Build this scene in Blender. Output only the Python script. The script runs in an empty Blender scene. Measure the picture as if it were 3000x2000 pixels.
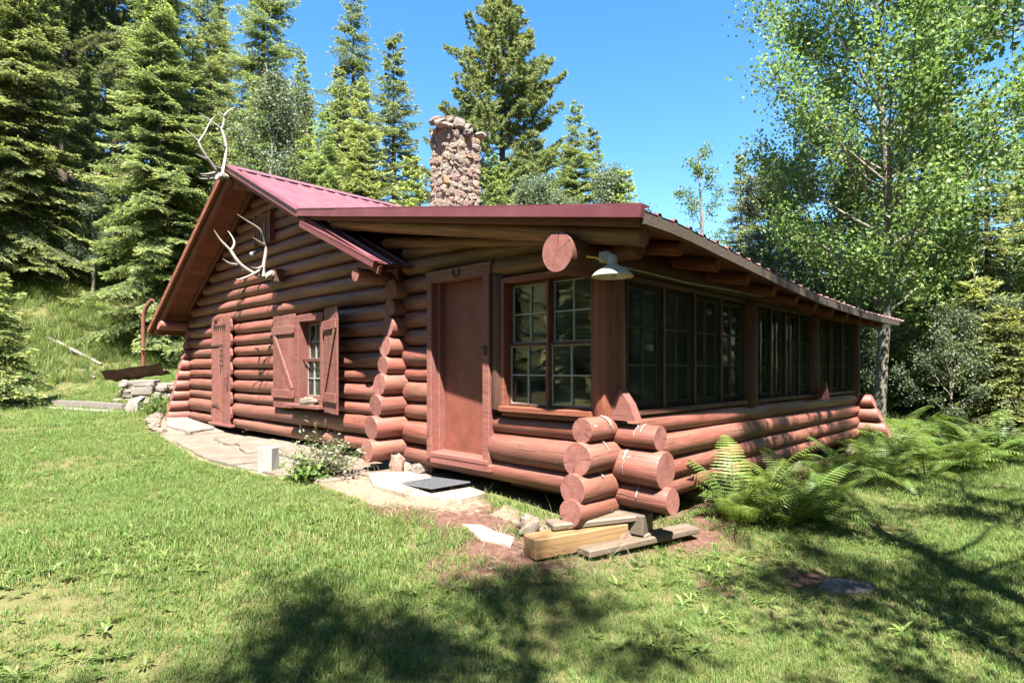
import bpy, math, random
import numpy as np
from mathutils import Vector, Matrix, Euler, noise as mnoise
random.seed(7); RNG = np.random.default_rng(7)
SC = bpy.context.scene
COL = SC.collection
R = math.radians

# ------------------------------------------------------------------ camera, sky, sun, exposure
cam = bpy.data.cameras.new('camera'); co = bpy.data.objects.new('camera', cam); COL.objects.link(co)
cam.sensor_width = 36.0; cam.lens = 1720 / 3000 * 36; cam.shift_y = 80 / 3000
cam.clip_start = 0.05; cam.clip_end = 2000
co.location = (2.98, -4.35, 1.5); co.rotation_euler = (R(90), 0, R(44))
SC.camera = co
SUN = Vector((0.36, -0.345, 0.867)).normalized()          # towards the sun
elev = math.asin(SUN.z); azim = math.atan2(SUN.x, SUN.y)
w = bpy.data.worlds.new('World'); SC.world = w; w.use_nodes = True
nt = w.node_tree; bg = nt.nodes['Background']
sky = nt.nodes.new('ShaderNodeTexSky'); sky.sky_type = 'NISHITA'; sky.sun_disc = False
sky.sun_elevation = elev; sky.sun_rotation = azim; sky.altitude = 400
sky.air_density = 1.15; sky.dust_density = 0.4; sky.ozone_density = 2.5
hsv = nt.nodes.new('ShaderNodeHueSaturation'); hsv.inputs['Saturation'].default_value = 1.3
nt.links.new(sky.outputs[0], hsv.inputs['Color']); nt.links.new(hsv.outputs[0], bg.inputs[0]); bg.inputs[1].default_value = 0.052
sl = bpy.data.lights.new('sun', 'SUN'); sl.energy = 5.0; sl.angle = R(0.55); sl.color = (1.0, 0.955, 0.88)
so = bpy.data.objects.new('sun', sl); COL.objects.link(so)
so.rotation_euler = SUN.to_track_quat('Z', 'Y').to_euler(); so.location = (20, -20, 40)
vs = SC.view_settings; vs.view_transform = 'Standard'; vs.look = 'None'; vs.gamma = 1; vs.exposure = 2.75
try: vs.use_curve_mapping = False
except Exception: pass
SC.cycles.max_bounces = 8; SC.cycles.diffuse_bounces = 5; SC.cycles.transparent_max_bounces = 8; SC.cycles.transmission_bounces = 4; SC.cycles.glossy_bounces = 2
SC.cycles.use_adaptive_sampling = True; SC.cycles.adaptive_threshold = .025

# ------------------------------------------------------------------ object helpers
WM = {}
def link(o): COL.objects.link(o); return o
def tag(o, label=None, cat=None, group=None, kind=None):
    if label: o['label'] = label
    if cat: o['category'] = cat
    if group: o['group'] = group
    if kind: o['kind'] = kind
    return o
def place(o, M=None, parent=None):
    M = M or Matrix.Identity(4)
    if parent is not None:
        o.parent = parent; o.matrix_parent_inverse = WM.get(parent.name, Matrix.Identity(4)).inverted()
    o.matrix_basis = M; WM[o.name] = M.copy()
    return o
def empty(name, loc=(0, 0, 0), rz=0, parent=None):
    o = bpy.data.objects.new(name, None); o.empty_display_size = .2; link(o)
    return place(o, Matrix.Translation(loc) @ Matrix.Rotation(rz, 4, 'Z'), parent)

class MB:
    """collects shapes, builds ONE mesh"""
    def __init__(s): s.v = []; s.q = []; s.t = []; s.n = 0; s.qm = []; s.tm = []; s.at = {}
    def add(s, V, Q=None, T=None, m=0, **at):
        V = np.asarray(V, float).reshape(-1, 3); b = s.n
        s.v.append(V); s.n += len(V)
        if Q is not None and len(Q):
            Q = np.asarray(Q, int).reshape(-1, 4) + b; s.q.append(Q); s.qm.append(np.full(len(Q), m))
        if T is not None and len(T):
            T = np.asarray(T, int).reshape(-1, 3) + b; s.t.append(T); s.tm.append(np.full(len(T), m))
        for k, a in at.items(): s.at.setdefault(k, []).append(np.broadcast_to(np.asarray(a, float).ravel(), (len(V),)) if np.size(a) == 1 else np.asarray(a, float).ravel())
        return s
    def box(s, c, d, M=None, m=0, jit=0):
        c = np.array(c, float); h = np.array(d, float) / 2
        V = np.array([[x, y, z] for x in (-1, 1) for y in (-1, 1) for z in (-1, 1)]) * h
        if jit: V = V + RNG.uniform(-jit, jit, V.shape)
        if M is not None: V = V @ np.array(M.to_3x3()).T
        Q = [[0, 1, 3, 2], [4, 6, 7, 5], [0, 4, 5, 1], [2, 3, 7, 6], [0, 2, 6, 4], [1, 5, 7, 3]]
        return s.add(V + c, Q, m=m)
    def cbox(s, c, d, b=.006, M=None, m=0, jit=0):
        """box with chamfered edges"""
        c = np.array(c, float); h = np.array(d, float) / 2; b = min(b, *(h * .45))
        V = []; 
        for x in (-1, 1):
            for y in (-1, 1):
                for z in (-1, 1):
                    j = RNG.uniform(-jit, jit, 3) if jit else 0
                    V += [np.array([x*h[0], y*(h[1]-b), z*(h[2]-b)])+j, np.array([x*(h[0]-b), y*h[1], z*(h[2]-b)])+j, np.array([x*(h[0]-b), y*(h[1]-b), z*h[2]])+j]
        V = np.array(V); I = lambda x, y, z, k: (x*4+y*2+z)*3+k
        Q = []; T = []
        Q += [[I(0,0,0,0),I(0,0,1,0),I(0,1,1,0),I(0,1,0,0)],[I(1,0,0,0),I(1,1,0,0),I(1,1,1,0),I(1,0,1,0)]]
        Q += [[I(0,0,0,1),I(1,0,0,1),I(1,0,1,1),I(0,0,1,1)],[I(0,1,0,1),I(0,1,1,1),I(1,1,1,1),I(1,1,0,1)]]
        Q += [[I(0,0,0,2),I(0,1,0,2),I(1,1,0,2),I(1,0,0,2)],[I(0,0,1,2),I(1,0,1,2),I(1,1,1,2),I(0,1,1,2)]]
        for a in (0,1):
            for e in (0,1):
                Q += [[I(a,e,0,0),I(a,e,1,0),I(a,e,1,1),I(a,e,0,1)],[I(a,0,e,0),I(a,1,e,0),I(a,1,e,2),I(a,0,e,2)],[I(0,a,e,1),I(1,a,e,1),I(1,a,e,2),I(0,a,e,2)]]
                for g in (0,1): T.append([I(a,e,g,0),I(a,e,g,1),I(a,e,g,2)])
        if M is not None: V = V @ np.array(M.to_3x3()).T
        return s.add(V + c, Q, T, m=m)
    def tube(s, P, rad, seg=8, m=0, cap=True, mc=None, **at):
        P = np.asarray(P, float); n = len(P); rad = np.broadcast_to(np.asarray(rad, float), (n,))
        T = np.gradient(P, axis=0); T /= np.linalg.norm(T, axis=1)[:, None] + 1e-9
        up = np.array([0, 0, 1.]) if abs(T[0][2]) < .9 else np.array([1., 0, 0])
        A = np.cross(T, up); A /= np.linalg.norm(A, axis=1)[:, None] + 1e-9; B = np.cross(T, A)
        th = np.linspace(0, 2*np.pi, seg, endpoint=False)
        V = P[:, None] + rad[:, None, None]*(np.cos(th)[None, :, None]*A[:, None] + np.sin(th)[None, :, None]*B[:, None])
        i = np.arange(n-1)[:, None]*seg; j = np.arange(seg)[None]; k = (j+1) % seg
        Q = np.stack([i+j, i+k, i+seg+k, i+seg+j], -1).reshape(-1, 4)
        V = V.reshape(-1, 3); s.add(V, Q, m=m, **at)
        if cap:
            for e, c in ((0, P[0]), (n-1, P[-1])):
                vv = np.vstack([V[e*seg:(e+1)*seg], c]); tt = [[a, (a+1) % seg, seg] for a in range(seg)]
                s.add(vv, None, tt, m=m if mc is None else mc, **at)
        return s
    def sweep(s, P, w, h, m=0):
        """rectangular bar through points, upright"""
        P = np.asarray(P, float); T = np.gradient(P, axis=0); T /= np.linalg.norm(T, axis=1)[:, None]
        A = np.cross(T, [0, 0, 1.]); A /= np.linalg.norm(A, axis=1)[:, None]; U = np.cross(A, T)
        V = np.stack([P-A*w/2-U*h/2, P+A*w/2-U*h/2, P+A*w/2+U*h/2, P-A*w/2+U*h/2], 1).reshape(-1, 3)
        n = len(P); Q = [[0, 1, 2, 3], [4*n-4, 4*n-1, 4*n-2, 4*n-3]]
        for i in range(n-1):
            for a in range(4):
                b = (a+1) % 4; Q.append([4*i+a, 4*i+4+a, 4*i+4+b, 4*i+b])
        return s.add(V, Q, m=m)
    def prism(s, poly, z0, z1, M=None, m=0, inset=0):
        """polygon (x,y) extruded z0..z1; inset shrinks the top edge"""
        poly = np.asarray(poly, float); n = len(poly); c = poly.mean(0)
        rings = [np.c_[poly, np.full(n, z0)]]
        if inset:
            rings.append(np.c_[poly, np.full(n, z1 - inset)])
            d = poly - c; d = d/np.linalg.norm(d, axis=1)[:, None]; rings.append(np.c_[poly - d*inset, np.full(n, z1)])
        else: rings.append(np.c_[poly, np.full(n, z1)])
        V = np.vstack(rings + [[[*c, z0]], [[*c, z1]]]); k = len(rings); Q = []; T = []
        for r in range(k-1):
            for i in range(n): j = (i+1) % n; Q.append([r*n+i, r*n+j, (r+1)*n+j, (r+1)*n+i])
        for i in range(n):
            j = (i+1) % n; T.append([j, i, k*n]); T.append([(k-1)*n+i, (k-1)*n+j, k*n+1])
        if M is not None: V = (np.c_[V, np.ones(len(V))] @ np.array(M).T)[:, :3]
        return s.add(V, Q, T, m=m)
    def mesh(s, name, mats, smooth=False):
        V = np.vstack(s.v); q = np.vstack(s.q) if s.q else np.zeros((0, 4), int); t = np.vstack(s.t) if s.t else np.zeros((0, 3), int)
        me = bpy.data.meshes.new(name); me.vertices.add(len(V)); me.vertices.foreach_set('co', V.ravel())
        nl = len(q)*4+len(t)*3; me.loops.add(nl); me.loops.foreach_set('vertex_index', np.concatenate([q.ravel(), t.ravel()]).astype(np.int32))
        me.polygons.add(len(q)+len(t))
        me.polygons.foreach_set('loop_start', np.concatenate([np.arange(len(q))*4, len(q)*4+np.arange(len(t))*3]).astype(np.int32))
        mi = np.concatenate((s.qm or [np.zeros(0)]) + (s.tm or [np.zeros(0)])).astype(np.int32)
        me.polygons.foreach_set('material_index', mi)
        me.polygons.foreach_set('use_smooth', np.full(len(mi), bool(smooth)))
        for mm in (mats if isinstance(mats, (list, tuple)) else [mats]): me.materials.append(mm)
        for k, a in s.at.items():
            at = me.attributes.new(k, 'FLOAT', 'POINT'); at.data.foreach_set('value', np.concatenate(a).astype(np.float32))
        me.update(calc_edges=True); me.validate()
        return me
    def build(s, name, mats, parent=None, smooth=False, M=None):
        o = bpy.data.objects.new(name, s.mesh(name, mats, smooth)); link(o); place(o, M, parent)
        return o
def inst(name, me, M, parent): o = bpy.data.objects.new(name, me); link(o); return place(o, M, parent)
def copy_tree(o, parent=None):
    c = o.copy(); COL.objects.link(c); c.parent = parent; WM[c.name] = WM.get(o.name, Matrix.Identity(4))
    for ch in o.children: copy_tree(ch, c)
    return c
def frame(p0, p1, up=(0, 0, 1)):
    """matrix with local X along p0->p1, origin p0"""
    p0 = Vector(p0); x = (Vector(p1)-p0); L = x.length; x = x/L; z = Vector(up) - x*Vector(up).dot(x)
    if z.length < 1e-4: z = Vector((1, 0, 0))
    z.normalize(); y = z.cross(x)
    return Matrix(((x.x, y.x, z.x, p0.x), (x.y, y.y, z.y, p0.y), (x.z, y.z, z.z, p0.z), (0, 0, 0, 1))), L

# ------------------------------------------------------------------ materials
MAT = {}
ALB = dict(log_stain=.68, board_red=.58, board_brown=.9, beam_stain=.6, timber_fresh=.33, timber_grey=.27, dead_wood=.4, roof_metal=.34, trim_metal=.34, door_panel=.8, antler=.5, skull=.55, white_paint=.31, enamel=.6, concrete=.4, pale_concrete=.38, rust_pipe=.45, bulb=.6, mortar=.5, chimney_stone=.4, sandstone=.27, field_stone=.42, red_stone=.45, grey_plastic=.7, ash=.8)
def sc_(name, c): k = ALB.get(name, 1); return tuple(a*k for a in c)
class NT:
    def __init__(s, name):
        s.m = bpy.data.materials.new(name); s.m.use_nodes = True; s.t = s.m.node_tree; s.t.nodes.clear()
        s.out = s.t.nodes.new('ShaderNodeOutputMaterial'); MAT[name] = s.m
    def n(s, typ, **kw):
        nd = s.t.nodes.new('ShaderNode'+typ)
        for k, v in kw.items():
            if k.startswith('i_'):
                key = k[2:]; key = int(key) if key.isdigit() else key.replace('_', ' ')
                s.set(nd.inputs[key], v)
            else: setattr(nd, k, v)
        return nd
    def set(s, sock, v):
        if hasattr(v, 'is_output') or isinstance(v, bpy.types.NodeSocket): s.t.links.new(v, sock)
        elif isinstance(v, bpy.types.Node): s.t.links.new(v.outputs[0], sock)
        else:
            if isinstance(v, (tuple, list)) and len(v) == 3 and sock.type == 'RGBA': v = (*v, 1)
            sock.default_value = v
    def coord(s, scale=(1, 1, 1), kind='Object', rnd=True):
        tc = s.n('TexCoord'); v = tc.outputs[kind]
        if rnd:
            oi = s.n('ObjectInfo'); ad = s.n('VectorMath', operation='ADD', i_0=v)
            mu = s.n('VectorMath', operation='MULTIPLY', i_0=oi.outputs['Random'], i_1=(37., 91., 53.)); s.set(ad.inputs[1], mu.outputs[0]); v = ad.outputs[0]
        mp = s.n('Mapping', i_Scale=scale); s.set(mp.inputs[0], v); return mp.outputs[0]
    def noise(s, v, scale=1, det=4, rough=.6, dist=0):
        return s.n('TexNoise', i_Vector=v, i_Scale=scale, i_Detail=det, i_Roughness=rough, i_Distortion=dist).outputs[0]
    def ramp(s, fac, stops):
        nd = s.n('ValToRGB', i_Fac=fac); e = nd.color_ramp.elements
        while len(e) < len(stops): e.new(.5)
        for el, (p, c) in zip(e, stops): el.position = p; el.color = (*c, 1) if len(c) == 3 else c
        return nd.outputs[0]
    def mix(s, f, a, b, bl='MIX'):
        nd = s.n('Mix', data_type='RGBA', blend_type=bl); s.set(nd.inputs[0], f); s.set(nd.inputs[6], a); s.set(nd.inputs[7], b); return nd.outputs[2]
    def math(s, op, a, b=0, cl=False):
        nd = s.n('Math', operation=op, use_clamp=cl); s.set(nd.inputs[0], a); s.set(nd.inputs[1], b); return nd.outputs[0]
    def bump(s, h, st=.4, d=.01): return s.n('Bump', i_Strength=st, i_Distance=d, i_Height=h).outputs[0]
    def pbr(s, col, rough=.6, bump=None, spec=.4, metal=0, **kw):
        b = s.n('BsdfPrincipled'); s.set(b.inputs['Base Color'], col); s.set(b.inputs['Roughness'], rough)
        b.inputs['Specular IOR Level'].default_value = spec; b.inputs['Metallic'].default_value = metal
        if bump is not None: s.set(b.inputs['Normal'], bump)
        for k, v in kw.items(): s.set(b.inputs[k.replace('_', ' ')], v)
        s.t.links.new(b.outputs[0], s.out.inputs[0]); return b
    def sep(s, v):
        nd = s.n('SeparateXYZ'); s.set(nd.inputs[0], v); return nd.outputs
BLK = (0, 0, 0); WHT = (1, 1, 1)
def wood(name, cols, g=(1.2, 16, 16), rough=.62, bs=.5, fade=None, crack=True, spec=.35):
    """stained timber, grain along the local X axis"""
    cols = [sc_(name, c) for c in cols]; fade = sc_(name, fade) if fade else None
    t = NT(name); v = t.coord(g); n1 = t.noise(v, 1.4, 6, .65, .3)
    v2 = t.coord((.5, 3, 3)); n2 = t.noise(v2, 1.5, 3)
    c = t.ramp(n1, [(.3, cols[0]), (.52, cols[1]), (.75, cols[2])])
    if fade: c = t.mix(t.ramp(n2, [(.42, BLK), (.7, WHT)]), c, fade)
    oi = t.n('ObjectInfo'); hv = t.n('HueSaturation', i_Color=c); t.set(hv.inputs['Value'], t.math('MULTIPLY_ADD', oi.outputs['Random'], .32)); hv.inputs[4].default_value = hv.inputs[4].default_value
    mm = t.n('MapRange', i_Value=oi.outputs['Random']); mm.inputs[3].default_value = .82; mm.inputs[4].default_value = 1.15; t.set(hv.inputs['Value'], mm.outputs[0]); c = hv.outputs[0]
    h = n1
    if crack:
        vc = t.coord((.35, 9, 9)); nc = t.noise(vc, 2.2, 2, .5, .6); ln = t.math('ABSOLUTE', t.math('SUBTRACT', nc, .5)); cr = t.ramp(ln, [(.0, WHT), (.012, BLK)])
        c = t.mix(t.math('MULTIPLY', cr, .65), c, (.03, .015, .012)); h = t.math('SUBTRACT', n1, t.math('MULTIPLY', cr, 1.2))
    if name == 'log_stain':
        dk = t.ramp(t.noise(t.coord((1.1, 5, 5)), 1.7, 6, .75, .4), [(.5, BLK), (.72, WHT)]); c = t.mix(t.math('MULTIPLY', dk, .72), c, (.05, .02, .011))
        fk = t.ramp(t.noise(t.coord((6, 14, 14)), 1.3, 3, .6, .8), [(.70, BLK), (.73, WHT)]); c = t.mix(t.math('MULTIPLY', fk, .5), c, (.32, .26, .22))
    ro = t.ramp(n2, [(.3, (rough-.12,)*3), (.7, (rough+.15,)*3)])
    t.pbr(c, ro, t.bump(h, bs, .006), spec); return t.m
wood('log_stain', [(.135, .04, .027), (.26, .083, .06), (.345, .13, .1)], g=(.9, 13, 13), fade=(.17, .078, .05), rough=.5, spec=.5)
wood('board_red', [(.17, .056, .045), (.26, .09, .072), (.32, .125, .1)], g=(1.2, 22, 22), fade=(.24, .1, .078))
wood('board_brown', [(.11, .034, .02), (.18, .055, .03), (.25, .09, .045)], g=(1.2, 22, 22))
wood('pole_brown', [(.085, .04, .018), (.15, .07, .032), (.22, .108, .05)], g=(.9, 14, 14))
wood('beam_stain', [(.07, .03, .02), (.12, .048, .03), (.17, .07, .042)], g=(.9, 13, 13))
wood('weathered', [(.03, .022, .016), (.05, .037, .027), (.075, .058, .044)], g=(1, 20, 20))  # fascia wood only: tree shade over the eave is darkened into this colour
wood('timber_fresh', [(.36, .2, .09), (.5, .3, .13), (.58, .38, .19)], g=(1, 18, 18), crack=True)
wood('timber_grey', [(.25, .18, .125), (.36, .27, .19), (.44, .35, .26)], g=(1, 20, 20), crack=True)
wood('dead_wood', [(.3, .27, .23), (.42, .38, .33), (.5, .47, .42)], g=(1, 20, 20))
def log_end():
    t = NT('log_end'); v = t.coord((1, 1, 1)); x, y, z = t.sep(t.coord((1, 1, 1), rnd=False))
    d = t.math('SQRT', t.math('ADD', t.math('POWER', y, 2), t.math('POWER', z, 2)))
    n = t.noise(v, 9, 4); ri = t.math('SINE', t.math('ADD', t.math('MULTIPLY', d, 330), t.math('MULTIPLY', n, 26)))
    c = t.ramp(n, [(.3, (.12, .042, .034)), (.55, (.17, .065, .052)), (.8, (.2, .095, .078))])
    c = t.mix(t.math('MULTIPLY', t.ramp(ri, [(0, BLK), (1, WHT)]), .14), c, (.11, .04, .033)); c = t.mix(t.math('MULTIPLY', t.ramp(t.noise(v, 26, 4, .7), [(.5, BLK), (.7, WHT)]), .35), c, (.2, .13, .1))
    ang = t.math('ARCTAN2', y, z); na = t.n('TexNoise', noise_dimensions='1D', i_Scale=2.1, i_Detail=1); t.set(na.inputs['W'], t.math('ADD', ang, t.math('MULTIPLY', t.n('ObjectInfo').outputs['Random'], 50)))
    ck = t.ramp(t.math('ABSOLUTE', t.math('SUBTRACT', na.outputs[0], .5)), [(0, WHT), (.012, BLK)]); c = t.mix(t.math('MULTIPLY', ck, .85), c, (.05, .02, .015))
    t.pbr(c, .75, t.bump(t.math('SUBTRACT', ri, t.math('MULTIPLY', ck, 4)), .15, .004), .3)
log_end()
def roofmetal(name, col, rough=.38):
    col = sc_(name, col)
    t = NT(name); v = t.coord((1, 1, 1)); n = t.noise(v, 2.5, 5); n2 = t.noise(v, 40, 2)
    c = t.mix(t.ramp(n, [(.35, BLK), (.75, WHT)]), col, tuple(min(1, a*1.3+.008) for a in col)); c = t.mix(t.math('MULTIPLY', t.ramp(n2, [(.62, BLK), (.72, WHT)]), .2), c, (.1, .075, .065))
    t.pbr(c, t.ramp(n, [(.3, (rough,)*3), (.7, (rough+.14,)*3)]), t.bump(n, .04, .01), .5)
roofmetal('roof_metal', (.31, .12, .14), .3); roofmetal('trim_metal', (.25, .065, .078), .34)
def flat(name, col, rough=.6, spec=.4, metal=0, var=.15, sc=6, b=.15):
    col = sc_(name, col)
    t = NT(name); v = t.coord(); n = t.noise(v, sc, 5); c = t.mix(n, tuple(a*(1-var*1.6) for a in col), tuple(min(1, a*(1+var)) for a in col))
    t.pbr(c, rough, t.bump(n, b, .008), spec, metal)
flat('door_panel', (.19, .058, .042), .5, .4, var=.4, sc=5, b=.25); flat('dark_core', (.035, .02, .014), .9, .1)
flat('black_metal', (.02, .02, .02), .45, .5); flat('rusty_metal', (.09, .045, .03), .7, .4, .3, .5); flat('rust_pipe', (.26, .09, .06), .75, .3, 0, .35)
flat('putty', (.26, .27, .22), .7); flat('white_paint', (.62, .61, .57), .6, var=.1); flat('grey_plastic', (.42, .43, .42), .55)
flat('enamel', (.6, .56, .45), .3, .5, var=.12); flat('rubber', (.075, .077, .085), .85, .2, var=.5, sc=60, b=.8); flat('yellow_wire', (.6, .35, .06), .5)
flat('concrete', (.36, .31, .27), .9, .2, var=.3, sc=22, b=.5); flat('pale_concrete', (.58, .54, .48), .9, .2, var=.25, sc=18, b=.5)
flat('antler', (.42, .37, .32), .55, .35, var=.35, sc=9, b=.4); flat('skull', (.4, .34, .27), .7, .3, var=.3, sc=14, b=.6)
flat('bulb', (.6, .6, .55), .2, .5); flat('ash', (.13, .12, .115), .95, .1, var=.9, sc=26, b=.8); flat('mortar', (.40, .33, .27), .95, .1, var=.3, sc=25, b=.6)
def stone(name, stops, sc=5, b=.7):
    stops = [(p, sc_(name, c)) for p, c in stops]; k = ALB.get(name, 1)
    t = NT(name); v = t.coord(); oi = t.n('ObjectInfo'); c0 = t.ramp(oi.outputs['Random'], stops); n = t.noise(v, sc, 6, .7); n2 = t.noise(v, sc*5, 4)
    c = t.mix(t.ramp(n, [(.3, BLK), (.75, WHT)]), t.mix(1, c0, (.72, .66, .62), 'MULTIPLY'), t.mix(.25, c0, (.75*k, .7*k, .62*k)))
    c = t.mix(t.math('MULTIPLY', t.ramp(n2, [(.55, BLK), (.7, WHT)]), .3), c, (.62*k, .6*k, .52*k))
    t.pbr(c, .85, t.bump(t.math('ADD', n, t.math('MULTIPLY', n2, .35)), b, .02), .25)
stone('chimney_stone', [(0, (.38, .24, .19)), (.16, (.48, .36, .28)), (.32, (.5, .4, .29)), (.46, (.55, .3, .13)), (.58, (.34, .28, .25)), (.74, (.56, .48, .38)), (.9, (.42, .2, .16)), (1, (.3, .28, .27))])
stone('sandstone', [(0, (.42, .31, .23)), (.5, (.48, .38, .29)), (1, (.42, .34, .27))], 2.5, .5)
stone('door_slab', [(0, (.17, .115, .08)), (.5, (.2, .14, .1)), (1, (.16, .1, .075))], 2.2, .6)
stone('field_stone', [(0, (.3, .25, .2)), (.5, (.42, .36, .3)), (1, (.34, .25, .2))], 4, .9)
stone('red_stone', [(0, (.3, .17, .13)), (1, (.38, .2, .14))], 4, .7)
def glass():
    t = NT('glass'); v = t.coord((1, 1, 1), rnd=True); n = t.noise(v, 1.6, 2)
    gl = t.n('BsdfGlossy', i_Color=(1, 1, 1), i_Roughness=.02); tr = t.n('BsdfTransparent', i_Color=(.78, .82, .78)); t.set(gl.inputs['Normal'], t.bump(n, .12, .02))
    fr = t.n('Fresnel', i_IOR=1.52); f2 = t.math('MULTIPLY', fr.outputs[0], 1.15, True)
    du = t.n('BsdfDiffuse', i_Color=(.35, .33, .26)); d2 = t.noise(t.coord((1, 1, 1)), 7, 4)
    m1 = t.n('MixShader', i_0=f2, i_1=tr, i_2=gl); m2 = t.n('MixShader', i_0=t.math('MULTIPLY', t.ramp(d2, [(.35, BLK), (.8, WHT)]), .16), i_1=m1, i_2=du)
    t.t.links.new(m2.outputs[0], t.out.inputs[0])
glass()
def screen():
    t = NT('insect_screen'); tr = t.n('BsdfTransparent', i_Color=(1, 1, 1)); du = t.n('BsdfDiffuse', i_Color=(.03, .032, .03)); m1 = t.n('MixShader', i_0=.33, i_1=tr, i_2=du); t.t.links.new(m1.outputs[0], t.out.inputs[0])
screen()
def foliage(name, cols, tipc=None, trans=.35, rough=.55, spec=.3, hv=.12):
    t = NT(name); a = t.n('Attribute', attribute_name='rnd').outputs['Fac']; c = t.ramp(a, [(0, cols[0]), (.5, cols[1]), (1, cols[2])])
    if tipc: c = t.mix(t.math('MULTIPLY', t.n('Attribute', attribute_name='tip').outputs['Fac'], .85), c, tipc)
    oi = t.n('ObjectInfo'); hs = t.n('HueSaturation', i_Color=c); mr = t.n('MapRange', i_Value=oi.outputs['Random']); mr.inputs[3].default_value = 1-hv*1.6; mr.inputs[4].default_value = 1+hv*1.6; t.set(hs.inputs['Value'], mr.outputs[0])
    m2 = t.n('MapRange', i_Value=t.math('FRACT', t.math('MULTIPLY', oi.outputs['Random'], 7.31))); m2.inputs[3].default_value = .5-hv*.12; m2.inputs[4].default_value = .5+hv*.16; t.set(hs.inputs['Hue'], m2.outputs[0]); c = hs.outputs[0]
    p = t.pbr(c, rough, None, spec); tl = t.n('BsdfTranslucent'); t.set(tl.inputs[0], t.mix(1, c, (1.15, 1.2, .75), 'MULTIPLY'))
    mx = t.n('MixShader', i_0=trans, i_1=p.outputs[0], i_2=tl.outputs[0]); t.t.links.new(mx.outputs[0], t.out.inputs[0])
foliage('spruce_needles', [(.072, .106, .041), (.119, .157, .055), (.170, .204, .076)], (.425, .442, .170), .52)
foliage('pine_needles', [(.080, .100, .044), (.124, .148, .062), (.176, .192, .084)], (.320, .344, .144), .5)
foliage('dark_needles', [(.064, .088, .040), (.104, .132, .054), (.148, .172, .076)], (.336, .360, .136), .52)
foliage('aspen_leaf', [(.075, .13, .038), (.125, .19, .053), (.19, .255, .09)], None, .45, .5, .25)
foliage('grey_aspen_leaf', [(.070, .095, .050), (.108, .133, .073), (.154, .178, .112)], None, .36, .5, .25)
foliage('fern_leaf', [(.048, .088, .016), (.100, .148, .029), (.176, .216, .060)], None, .45, .5, .3)
foliage('grass_blade', [(.058, .112, .022), (.102, .165, .036), (.215, .205, .085)], (.135, .198, .055), .45, .55, .25, .16)
foliage('wild_grass', [(.066, .115, .024), (.115, .165, .04), (.2, .2, .085)], None, .42, .55, .25, .14)
foliage('weed_leaf', [(.059, .096, .018), (.096, .137, .031), (.148, .174, .056)], None, .35, .45, .35)
foliage('pale_leaf', [(.132, .158, .073), (.205, .211, .132), (.277, .271, .205)], None, .35, .5, .3)
foliage('dry_straw', [(.132, .102, .054), (.168, .138, .078), (.204, .174, .114)], None, .2, .7, .2)
def bark(name, stops, sc, bs=.8, marks=False):
    t = NT(name); v = t.coord(sc); n = t.noise(v, 2, 6, .7); c = t.ramp(n, stops)
    if marks:
        v2 = t.coord((3, 3, 14)); m = t.ramp(t.noise(v2, 1.4, 3), [(.58, BLK), (.66, WHT)]); c = t.mix(m, c, (.035, .03, .024))
    t.pbr(c, .85, t.bump(n, bs, .02), .2)
bark('conifer_bark', [(.3, (.035, .026, .02)), (.55, (.075, .055, .042)), (.8, (.115, .09, .07))], (9, 9, 2.2))
bark('aspen_bark', [(.3, (.075, .065, .048)), (.55, (.13, .118, .094)), (.8, (.2, .185, .155))], (5, 5, 6), .4, True)
bark('twig_bark', [(.3, (.12, .1, .08)), (.7, (.26, .22, .17))], (8, 8, 3), .5)
def ground_mat():
    t = NT('lawn_soil'); v = t.coord((1, 1, 1), rnd=False); n1 = t.noise(v, .9, 5); n2 = t.noise(v, 16, 5, .7); n3 = t.noise(v, 90, 3)
    g = t.ramp(n2, [(.25, (.04, .046, .014)), (.5, (.075, .078, .026)), (.75, (.125, .105, .05))])
    th = t.ramp(n1, [(.4, BLK), (.62, WHT)]); g = t.mix(t.math('MULTIPLY', th, .5), g, (.11, .09, .045))
    so = t.ramp(n2, [(.25, (.04, .019, .013)), (.5, (.082, .042, .031)), (.78, (.13, .082, .064))])
    chips = t.n('TexVoronoi', i_Vector=v, i_Scale=34); cc = t.ramp(chips.outputs['Distance'], [(.16, WHT), (.28, BLK)])
    so = t.mix(t.math('MULTIPLY', cc, t.math('MULTIPLY', t.ramp(n3, [(.5, BLK), (.6, WHT)]), .6)), so, (.2, .15, .125))
    sand = t.ramp(n2, [(.3, (.12, .085, .06)), (.7, (.19, .145, .105))])
    dm = t.n('Attribute', attribute_name='dirt').outputs['Fac']; sm = t.n('Attribute', attribute_name='sand').outputs['Fac']
    edge = t.math('ADD', dm, t.math('MULTIPLY', t.math('SUBTRACT', t.math('ADD', t.math('MULTIPLY', n2, .6), t.math('MULTIPLY', t.noise(v, 4, 4, .7), .6)), .6), 1.6)); c = t.mix(t.ramp(edge, [(.25, BLK), (.62, WHT)]), g, so)
    edge2 = t.math('ADD', sm, t.math('MULTIPLY', t.math('SUBTRACT', n2, .5), .7)); c = t.mix(t.ramp(edge2, [(.4, BLK), (.56, WHT)]), c, sand)
    t.pbr(c, .95, t.bump(t.math('ADD', n2, t.math('MULTIPLY', n3, .5)), .9, .02), .12)
ground_mat()

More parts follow.
